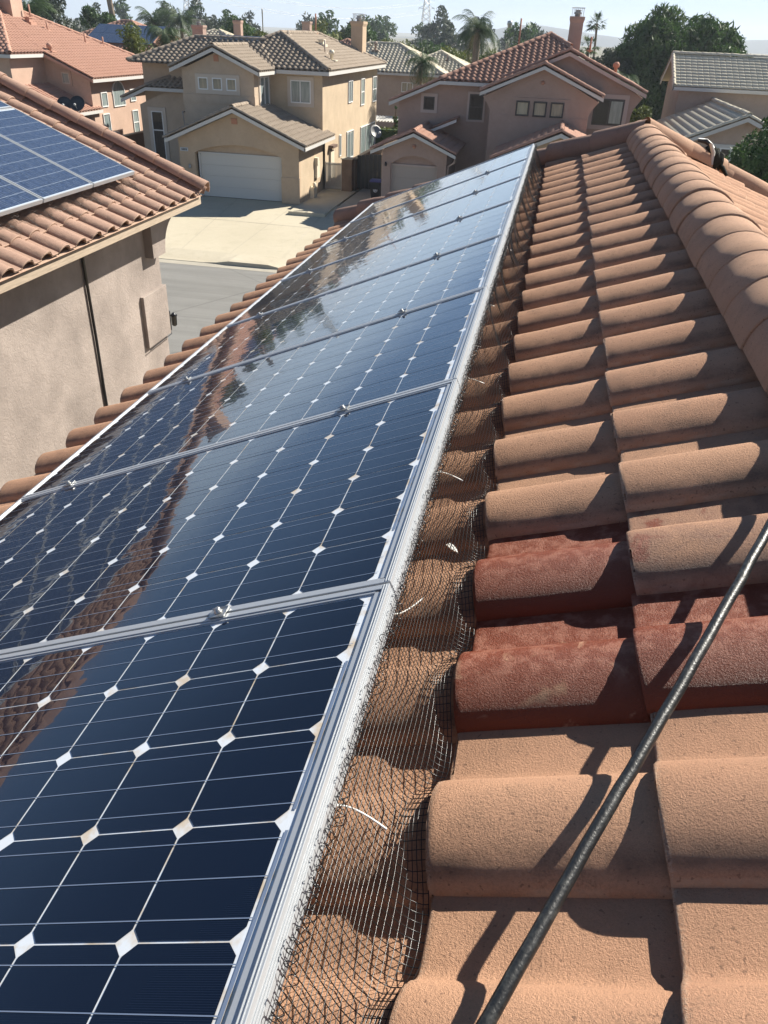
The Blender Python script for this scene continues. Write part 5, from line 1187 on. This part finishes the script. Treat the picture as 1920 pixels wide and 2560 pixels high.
# ------------------------------------------------------------------ vegetation
def leaf_quads(C, size, rs, up=0.0, stretch=1.0):
    n = len(C); d = rs.normal(0, 1, (n, 3)); d[:, 2] += up; d /= np.linalg.norm(d, axis=1, keepdims=True)
    e = rs.normal(0, 1, (n, 3)); e -= d * (e * d).sum(1, keepdims=True); e /= np.linalg.norm(e, axis=1, keepdims=True)
    s = size * rs.uniform(0.6, 1.3, (n, 1)); a = d * s * stretch; b = e * s * 0.5
    V = np.stack([C - a * .5, C + b * .5, C + a * .5, C - b * .5], 1).reshape(-1, 3)
    return V, np.arange(n * 4).reshape(n, 4)

def crown(name, parent, centres, radii, n, size, mat, seed, up=0.3, stretch=1.6, squash=0.85):
    rs = np.random.default_rng(seed); centres = np.array(centres, float); radii = np.array(radii, float)
    w = radii ** 2; w /= w.sum(); k = rs.choice(len(centres), n, p=w)
    d = rs.normal(0, 1, (n, 3)); d /= np.linalg.norm(d, axis=1, keepdims=True); r = rs.uniform(0.35, 1.0, (n, 1)) ** 0.45
    P = centres[k] + d * r * radii[k][:, None] * np.array([1, 1, squash]) + rs.normal(0, .05, (n, 3)) * radii[k][:, None]
    V, F = leaf_quads(P, size, rs, up, stretch)
    return mesh_np(name, V, F, mat, parent)

def clumps(c, r, n, seed, rr=(0.25, 0.45), zs=1.0, hollow=0.5):
    rs = np.random.default_rng(seed); d = rs.normal(0, 1, (n, 3)); d /= np.linalg.norm(d, axis=1, keepdims=True)
    q = rs.uniform(hollow, 1, (n, 1)); P = np.array(c) + d * q * np.array([r, r, r * zs]) * 0.85
    return P, rs.uniform(rr[0], rr[1], n) * r

def trunk(parent, base, top, r0, r1, mat='bark', limbs=(), k=8):
    base = np.array(base, float); top = np.array(top, float); mb = MB(); n = 7
    w = [base + (top - base) * t + np.array([math.sin(t * 5 + base[0]) * .12, math.cos(t * 4 + base[1]) * .1, 0]) * (t * (1 - t) * 3) for t in np.linspace(0, 1, n)]
    mb.tube(w, list(np.linspace(r0, r1, n)), k)
    for t, p in limbs:
        s = base + (top - base) * t; p = np.array(p, float); m = (s + p) / 2 + np.array([0, 0, -.1 * np.linalg.norm(p - s)])
        mb.tube([s, m, p], [r0 * .5, r0 * .36, r0 * .15], 6)
    return mb.build('trunk', mat, parent)

def tree(name, label, x, y, zb, zt, r, mat, seed, n=2600, size=.32, nc=16, zs=1.0, group=None, cat='tree', up=.3, stretch=1.6, tr=.22, hollow=.4, rr=(.28, .48)):
    t = thing(name, label, cat, (x, y, zb), group)
    c = (x, y, zt - r * zs * 0.95); P, Rr = clumps(c, r, nc, seed, rr, zs, hollow)
    limbs = [(0.55 + 0.4 * (i / 5), P[i]) for i in range(min(5, nc))]
    trunk(t, (x, y, zb), (x, y, c[2]), tr, tr * .5, 'bark', limbs)
    crown('crown', t, P, Rr, n, size, mat, seed, up, stretch); return t

def palm(name, label, x, y, zb, zc, fl, seed, nf=26, tr=.2, fan=False, droop=1.0, lean=(0, 0), mat='palm_leaf', skirt=True, wid=.30, group=None):
    rs = np.random.default_rng(seed); t = thing(name, label, 'palm tree', (x, y, zb), group)
    mb = MB(); n = 10; pts = [(x + lean[0] * q * q, y + lean[1] * q * q, zb + (zc - zb) * q) for q in np.linspace(0, 1, n)]
    mb.tube(pts, [tr * (1.25 - .4 * q) + rs.normal(0, .006) for q in np.linspace(0, 1, n)], 9); mb.build('trunk', 'palm_bark', t)
    top = np.array(pts[-1]); Vs = []; Fs = []; o = 0; D = []; Do = 0; DF = []
    for i in range(nf):
        az = rs.uniform(0, 2 * math.pi); el = rs.uniform(-.45, 1.25) if not fan else rs.uniform(-.6, 1.3); L = fl * rs.uniform(.8, 1.1)
        h = np.array([math.cos(az), math.sin(az), 0]); V = []
        if not fan:
            m = 22; p = top.copy(); e = el; sp = [p.copy()]
            for k in range(m): p = p + (h * math.cos(e) + EZ * math.sin(e)) * L / m; e -= droop * (1.6 + .6 * math.cos(el)) / m * (0.4 + 1.2 * k / m); sp.append(p.copy())
            sp = np.array(sp); side = np.cross(h, EZ)
            dead = skirt and el < -.3
            for k in range(1, m + 1):
                tng = sp[k] - sp[k - 1]; tng /= np.linalg.norm(tng); wl = wid * fl * math.sin(math.pi * min(1, .12 + .88 * k / m)) ** .6
                for s2 in (-1, 1):
                    for j in (0, .5):
                        b = sp[k - 1] + (sp[k] - sp[k - 1]) * j; q = side * s2 * .75 + tng * .55 - EZ * (.35 + rs.uniform(0, .5)); q /= np.linalg.norm(q)
                        w2 = tng * L / m * .30; tip = b + q * wl * rs.uniform(.8, 1.1)
                        V += [b - w2 * .5, b + w2 * .5, tip + w2 * .1, tip - w2 * .1]
            for k in range(m):   # midrib
                w2 = side * .012 * fl * (1 - k / m); V += [sp[k] - w2, sp[k] + w2, sp[k + 1] + w2, sp[k + 1] - w2]
            if dead: D += V
            else: Vs += V
        else:
            d = h * math.cos(el) + EZ * math.sin(el); c = top + d * L * .45; side = np.cross(h, EZ); up2 = np.cross(side, d)
            w2 = side * .015; V += [top - w2, top + w2, c + w2, c - w2]
            for k in range(13):
                q = -1.3 + 2.6 * k / 12; dd = d * math.cos(q) + side * math.sin(q) - EZ * (.15 + .25 * abs(q)) + rs.normal(0, .06, 3); pw = np.cross(dd, EZ); pw = pw / (np.linalg.norm(pw) + 1e-6) * L * .035
                V += [c, c + dd * L * .3 + pw, c + dd * L * .58, c + dd * L * .3 - pw]
            Vs += V
    if Vs: mesh_np('frond_crown', np.array(Vs), np.arange(len(Vs)).reshape(-1, 4), mat, t)
    if D: mesh_np('dead_frond', np.array(D), np.arange(len(D)).reshape(-1, 4), 'dry_leaf', t)
    return t

def vegetation():
    G = GZ
    palm('feather_palm', 'tall feathery palm with arching fronds rising left of the pink roof', -6.95, 72, G, G + 8.4, 2.75, 11, 34, .30)
    palm('feather_palm', 'queen palm in front of the grey-tiled house, between the beige and pink roofs', -9.75, 62, G, G + 6.2, 1.9, 12, 30, .12, droop=1.5, wid=.34)
    palm('feather_palm', 'left of two slender palms behind the salmon roof skyline', -45.7, 95, G, G + 7.8, 3.2, 13, 26, .2)
    palm('feather_palm', 'right of two slender palms behind the salmon roof skyline', -42.9, 96, G, G + 8.2, 3.4, 14, 28, .2)
    palm('feather_palm', 'bright drooping palm at the left end of the beige house roof', -30.3, 65, G, G + 7.0, 2.5, 15, 30, .16, droop=1.6, wid=.34)
    palm('feather_palm', 'bushy bright palm beside the chimney at the far left', -45.3, 70, G, G + 8.2, 2.9, 16, 34, .2, wid=.3)
    palm('fan_palm', 'small fan palm on a thin curved trunk against the sky right of the pink chimney', 3.25, 95, G, G + 9.5, 1.35, 17, 26, .13, True, lean=(-.35, 0))
    palm('fan_palm', 'low fan palm just behind the pink ridge', 1.95, 75, G, G + 7.5, 1.3, 18, 20, .14, True)
    t = thing('palm_trunk', 'bare leaning palm trunk cut by the top edge of the photo', 'palm tree', (-58.5, 110, G)); trunk(t, (-58.2, 110, G), (-58.9, 110, G + 11.5), .42, .36, 'palm_bark')
    # the big pine mass on the right: a few trunks with upswept tufts
    def pine(lab, x, y, zt, r, seed, n, zs=1.25):
        t = thing('pine_tree', lab, 'tree', (x, y, G)); c = (x, y, zt - r * zs * .9)
        P, Rr = clumps(c, r, 80, seed, (.24, .40), zs, .30)
        trunk(t, (x, y, G), (x, y, c[2] + r * .6), .3, .12, 'bark', [(.45 + .04 * i, P[i] * np.array([1, 1, 1])) for i in range(10)])
        crown('crown', t, P, Rr, n, .27, 'pine_leaf', seed, 0.9, 2.2, 1.0); return t
    pine('tall dark pine, left and highest part of the big tree mass', 7.6, 74, G + 10.4, 3.6, 21, 34000, 1.3)
    pine('dark pine at the right shoulder of the big tree mass', 11.7, 75, G + 9.6, 3.5, 22, 32000, 1.35)
    pine('dark pine in the lower left front of the big tree mass', 5.9, 76, G + 8.4, 2.4, 23, 12000, 1.6)
    pine('dark pine filling the middle of the big tree mass behind the other two', 9.9, 78, G + 9.7, 3.6, 28, 22000, 1.35)
    palm('feather_palm', 'feathery light green palm at the left foot of the big pine', 4.4, 66, G, G + 5.4, 2.3, 24, 34, .15, droop=1.5, wid=.36)
    tree('olive_tree', 'thin silvery tree at the left shoulder of the big pine', 3.5, 72, G, G + 7.6, 1.5, 'grey_leaf', 25, 2200, .22, 12)
    tree('citrus_tree', 'small yellow-leaved tree at the corner of the pink house', 5.3, 60, G, G + 4.6, 1.2, 'lime_leaf', 26, 1500, .2, 10, cat='tree')
    t = thing('leafy_tree', 'dark glossy leafy tree at the right edge by the grey-roofed house', 'tree', (7.4, 31, G - .4))
    P, Rr = clumps((7.95, 31, G + 4.55), 1.65, 40, 27, (.22, .36), 1.25, .3); trunk(t, (7.95, 31, G - .5), (7.95, 31, G + 4.6), .14, .06, 'bark', [(.5, P[1]), (.6, P[4]), (.7, P[7])])
    crown('crown', t, P, Rr, 12000, .14, 'green_leaf', 27, .1, 1.3)
    tree('gum_tree', 'dark rounded tree at the far left beyond the salmon chimney', -52.4, 85, G, G + 10.4, 2.4, 'grey_leaf', 31, 4000, .3, 20)
    tree('leafy_tree', 'green tree beside the bare palm trunk', -54, 98, G, G + 9.3, 1.9, 'green_leaf', 32, 2000, .34, 12)
    tree('leafy_tree', 'thin tree with yellowing leaves in front of the distant solar roof', -33.9, 66, G, G + 8.0, 1.55, 'lime_leaf', 33, 1500, .2, 14, hollow=.5)
    tree('leafy_tree', 'dark green clump rising behind the beige house ridge, left part', -37.6, 100, G, G + 9.0, 2.6, 'green_leaf', 34, 3000, .36, 16)
    tree('leafy_tree', 'yellow-green bush behind the beige house ridge, right of the dark clump', -33.6, 98, G, G + 7.9, 1.5, 'lime_leaf', 35, 1500, .3, 10)
    tree('leafy_tree', 'bright round tree just left of the beige house chimney', -29.4, 110, G, G + 9.3, 3.0, 'lime_leaf', 36, 3000, .36, 16)
    tree('leafy_tree', 'second bright tree behind the beige house chimney', -25.5, 112, G, G + 9.0, 2.4, 'green_leaf', 37, 2400, .36, 14)
    for i, (x, y, h, r, mt, lab) in enumerate([(-17, 95, 7.9, 2.2, 'lime_leaf', 'lime-green bush at the left end of the garden trees beyond the grey house'), (-13.6, 97, 7.6, 2.4, 'green_leaf', 'green tree second from the left in the gardens beyond the grey house'), (-10.4, 88, 7.2, 2.2, 'lime_leaf', 'yellowish tree under the tall feather palm'),
            (-7.4, 94, 7.2, 2.3, 'lime_leaf', 'yellow-green tree behind the feather palm trunk'), (-4.2, 96, 7.5, 2.2, 'green_leaf', 'dark green tree right of the feather palm trunk'), (-1.4, 99, 7.6, 2.1, 'green_leaf', 'dark tree nearest the pink roof slope beyond the palm')]):
        tree('garden_tree', lab, x, y, G, G + h, r, mt, 40 + i, 2200, .3, 14, group='trees in the gardens beyond the houses')
    proto = []
    for i in range(4): proto.append(tree('distant_tree', 'hazy tree in the far line along the skyline', 0, 0, 0, 7.0 + i * .6, 2.6 - .3 * (i % 2), ['grey_leaf', 'green_leaf', 'grey_leaf', 'green_leaf'][i], 60 + i, 700, .6, 12, 1.25 if i % 2 else .95, 'far trees along the skyline', stretch=1.3))
    rs = np.random.default_rng(8); first = [True] * 4
    for i in range(64):
        y = rs.uniform(150, 300); az = rs.uniform(-0.69, -0.02) if i < 54 else rs.uniform(0.22, 0.28)   # bearing from the street
        x = y * math.tan(az)
        k = int(rs.integers(0, 4)); s = rs.uniform(.85, 1.35) * (1.0 + (y - 150) / 600)
        if first[k]: o = proto[k]; first[k] = False
        else:
            o = proto[k].copy(); COL.objects.link(o)
            for ch in proto[k].children: c = ch.copy(); c.parent = o; COL.objects.link(c)
        o.location = (x, y, G - .5); o.scale = (s, s, s * rs.uniform(.85, 1.2)); o.rotation_euler = (0, 0, rs.uniform(0, 6.28))
    t = tree('cypress', 'slim dark cypress between the beige and pink houses', -11.6, 62.5, G, G + 3.4, .28, 'pine_leaf', 90, 900, .14, 14, 5.0)
    hd = thing('hedge', 'clipped green hedge far behind between the beige and pink houses', 'hedge', (-11.8, 60.5, G))
    rs = np.random.default_rng(91); Pq = np.stack([rs.uniform(-13.6, -10.2, 3000), rs.uniform(60.2, 61.2, 3000), G + rs.uniform(0, 2.1, 3000)], 1); V, F = leaf_quads(Pq, .16, rs); mesh_np('foliage', V, F, 'lime_leaf', hd); mb = MB(); mb.box(-13.5, -10.3, 60.3, 61.1, G, G + 1.95); mb.build('branch_core', 'pine_leaf', hd)
vegetation()

# ------------------------------------------------------------------ houses further back, masts, wires
def back_house(name, label, x0, x1, y0, y1, ze, tmat, wmat, ridge=True, gz=GZ):
    h = thing(name, label, 'house', ((x0 + x1) / 2, (y0 + y1) / 2, gz)); z = gz + ze
    hx, hy = (x1 - x0) / 2, (y1 - y0) / 2; m = min(hx, hy); L = m / CA; p = lambda x, y, q: np.array([x, y, q])
    kw = dict(P=.36, E=.42)
    roof(h, tmat, p(0, y0, z), EX, slope_y(1), [[(x0, 0), (x1, 0), (x1 - m, L), (x0 + m, L)]], **kw); roof(h, tmat, p(0, y1, z), EX, slope_y(-1), [[(x0, 0), (x1, 0), (x1 - m, L), (x0 + m, L)]], **kw)
    roof(h, tmat, p(x1, 0, z), EY, slope_x(-1), [[(y0, 0), (y1, 0), (y1 - m, L), (y0 + m, L)]], **kw); roof(h, tmat, p(x0, 0, z), EY, slope_x(1), [[(y0, 0), (y1, 0), (y1 - m, L), (y0 + m, L)]], **kw)
    mb = MB(); zr = z + m * TS + .06
    a = (x0 + m, y0 + m, zr); b = (x1 - m, y1 - m, zr)
    if np.linalg.norm(np.array(a) - np.array(b)) > .5: cap_row(mb, a, b, .14, .42, k=8)
    for c, d in (((x0, y0, z + .04), a), ((x1, y0, z + .04), (x1 - m, y0 + m, zr)), ((x1, y1, z + .04), b), ((x0, y1, z + .04), (x0 + m, y1 - m, zr))): cap_row(mb, c, d, .13, .42, k=8)
    mb.build('ridge_cap', tmat, h)
    mb = MB(); mb.box(x0 + .45, x1 - .45, y0 + .45, y1 - .45, gz - .3, z - .05); mb.build('wall', wmat, h)
    mb = MB(); mb.box(x0 - .02, x1 + .02, y0 - .02, y0 + .04, z - .2, z - .03); mb.box(x1 - .04, x1 + .02, y0, y1, z - .2, z - .03); mb.build('fascia', 'white_trim', h)
    return h

def roof_panels(label, O, U, V, nx, ny, group=None):
    U = np.array(U, float); V = np.array(V, float); Nn = np.cross(U, V); Nn = Nn if Nn[2] > 0 else -Nn
    O = np.array(O, float)
    t = thing('solar_array', label, 'solar panels', tuple(O), group)
    for i in range(nx):
        for j in range(ny):
            mb = MB(); q = O + U * i * 1.02 + V * j * 1.68 + Nn * .2
            mb.obox(q, U, V, Nn, 0, 1.0, 0, 1.65, 0, .04); mb.build('panel', 'poly_cell', t)

def background():
    G = GZ
    h = back_house('grey_house', 'grey barrel-tiled house behind the beige house, a queen palm in front', -22, -9.7, 74.0, 83.6, 5.05, 'grey_tile', 'tan_stucco')
    win(h, (-13.4, 74.45, G + 3.6), EX, -EY, 1.0, .75, None, 'white_frame', 'pane_curtain', vs=(.5,)); roof_vent(h, -16.4, 77.3, G + 6.6, .5, 'cowl', 'tan_stucco'); roof_vent(h, -17.1, 78.2, G + 7.0, .5, 'pipe', 'cream_paint')
    h = back_house('grey_house', 'low grey-tan roof right of the queen palm, with one dark vent pipe', -14.6, -7.4, 77.2, 84.5, 5.1, 'grey_tile', 'tan_stucco'); roof_vent(h, -10.2, 79.2, G + 6.0, .6, 'pipe', 'brown_wood')
    h = back_house('salmon_house', 'distant salmon-roofed house with a solar array behind the far-left roof', -43.5, -31.5, 67, 78, 5.6, 'salmon_tile', 'salmon_stucco')
    roof_panels('dark solar array on the distant salmon roof', (-39.5, 68.4, G + 6.2), (1, 0, 0), slope_y(1), 6, 2)
    h = back_house('olive_roof_house', 'distant olive-grey roof with a pinkish chimney and blue solar array', -38.5, -26.0, 74, 86, 5.0, 'grey_tile', 'tan_stucco'); chimney(h, -32.5, -31.5, 74.8, 75.6, G + 5.0, G + 7.9, 'pink_stucco', .06, True); chimney(h, -30.6, -29.9, 80, 80.6, G + 6.5, G + 8.4, 'pink_stucco', .06, False)
    roof_panels('blue solar array on the distant olive-grey roof', (-31.2, 77.2, G + 6.35), (1, 0, 0), slope_y(1), 4, 1)
    h = back_house('red_roof_house', 'far red roof peeking out left of the beige house chimney', -27.5, -18.0, 88, 98, 5.1, 'pink_tile', 'pink_stucco'); chimney(h, -26.6, -25.8, 89, 89.8, G + 6, G + 8.6, 'pink_stucco', .06, False)
    def tower(label, x, y, hgt, w):
        t = thing('lattice_tower', label, 'power tower', (x, y, G - 1)); mb = MB(); zb = G - 1
        def wd(q): return w * (1 - q) ** 1.1 * .5 + .7
        lv = list(np.linspace(0, 1, 13))
        for sx in (-1, 1):
            for sy in (-1, 1): mb.tube([(x + sx * wd(q), y + sy * wd(q), zb + hgt * q) for q in lv], .20, 4)
        for a, b in zip(lv[:-1], lv[1:]):
            for sx, sy, ex, ey in ((-1, -1, 1, -1), (1, -1, 1, 1), (1, 1, -1, 1), (-1, 1, -1, -1)):
                mb.tube([(x + sx * wd(a), y + sy * wd(a), zb + hgt * a), (x + ex * wd(b), y + ey * wd(b), zb + hgt * b)], .12, 3, False); mb.tube([(x + ex * wd(a), y + ey * wd(a), zb + hgt * a), (x + sx * wd(b), y + sy * wd(b), zb + hgt * b)], .12, 3, False)
        mb.build('lattice', 'metal', t)
        for q in (.62, .76, .9):
            mb = MB()
            for s in (-1, 1):
                e = (x + s * (wd(q) + 3.2), y, zb + hgt * q + .3)
                mb.tube([(x + s * wd(q), y - wd(q), zb + hgt * q), e], .15, 4); mb.tube([(x + s * wd(q), y, zb + hgt * (q + .04)), e], .13, 4); mb.tube([e, (e[0], e[1], e[2] - 1.6)], .1, 4)
            mb.build('cross_arm', 'metal', t)
        return [(x + s * (wd(q) + 3.2), y, zb + hgt * q - 1.3) for q in (.62, .76, .9) for s in (-1, 1)]
    A = tower('grey lattice power tower standing left of the beige house ridge, cut by the frame top', -172, 400, 36, 7)
    B = tower('slim grey lattice power tower against the sky between beige chimney and tall palm', -92, 590, 36, 7)
    for k, (a, b) in enumerate(zip(A, B)):
        for c, d, nm in ((a, b, 'between the two towers'), ((a[0] - 150, a[1] - 160, a[2]), a, 'left of the nearer tower')):
            mb = MB(); c = np.array(c); d = np.array(d); mb.tube([c + (d - c) * q - EZ * 7 * 4 * q * (1 - q) for q in np.linspace(0, 1, 16)], .06, 3, False)
            o = mb.build('power_line', 'metal'); tag(o, 'thin power line sagging across the sky ' + nm, 'power line', 'power lines ' + nm)
    for x, y, z, lab in ((-10.1, 160, 10.3, 'grey round pole right of the tall feather palm'), (-41.5, 120, 10.0, 'thin grey pole right of the nearer lattice tower')):
        t = thing('utility_pole', lab, 'pole', (x, y, G)); mb = MB(); rr = .38 if y == 160 else .08; mb.tube([(x, y, G - 1), (x, y, G + z)], [rr, rr * .9], 10); mb.build('shaft', 'metal', t); mb = MB(); mb.lathe((x, y, G + z - .6), [(rr * 1.15, 0), (rr * 1.15, .6), (rr * .3, .7)], 10); mb.build('pole_cap', 'metal', t)
background()

# ------------------------------------------------------------------ summer haze
def haze():
    mb = MB(); mb.box(-2500, 2500, -400, 2600, -9.5, 46.0)
    mt = bpy.data.materials.new('haze'); mt.use_nodes = True; t = mt.node_tree; t.nodes.clear()
    o = t.nodes.new('ShaderNodeOutputMaterial'); v = t.nodes.new('ShaderNodeVolumePrincipled')
    v.inputs['Color'].default_value = (0.82, 0.90, 1.0, 1); v.inputs['Density'].default_value = 0.00035; v.inputs['Anisotropy'].default_value = 0.25
    t.links.new(v.outputs[0], o.inputs['Volume'])
    h = mb.build('haze', mt); h['kind'] = 'stuff'
haze()
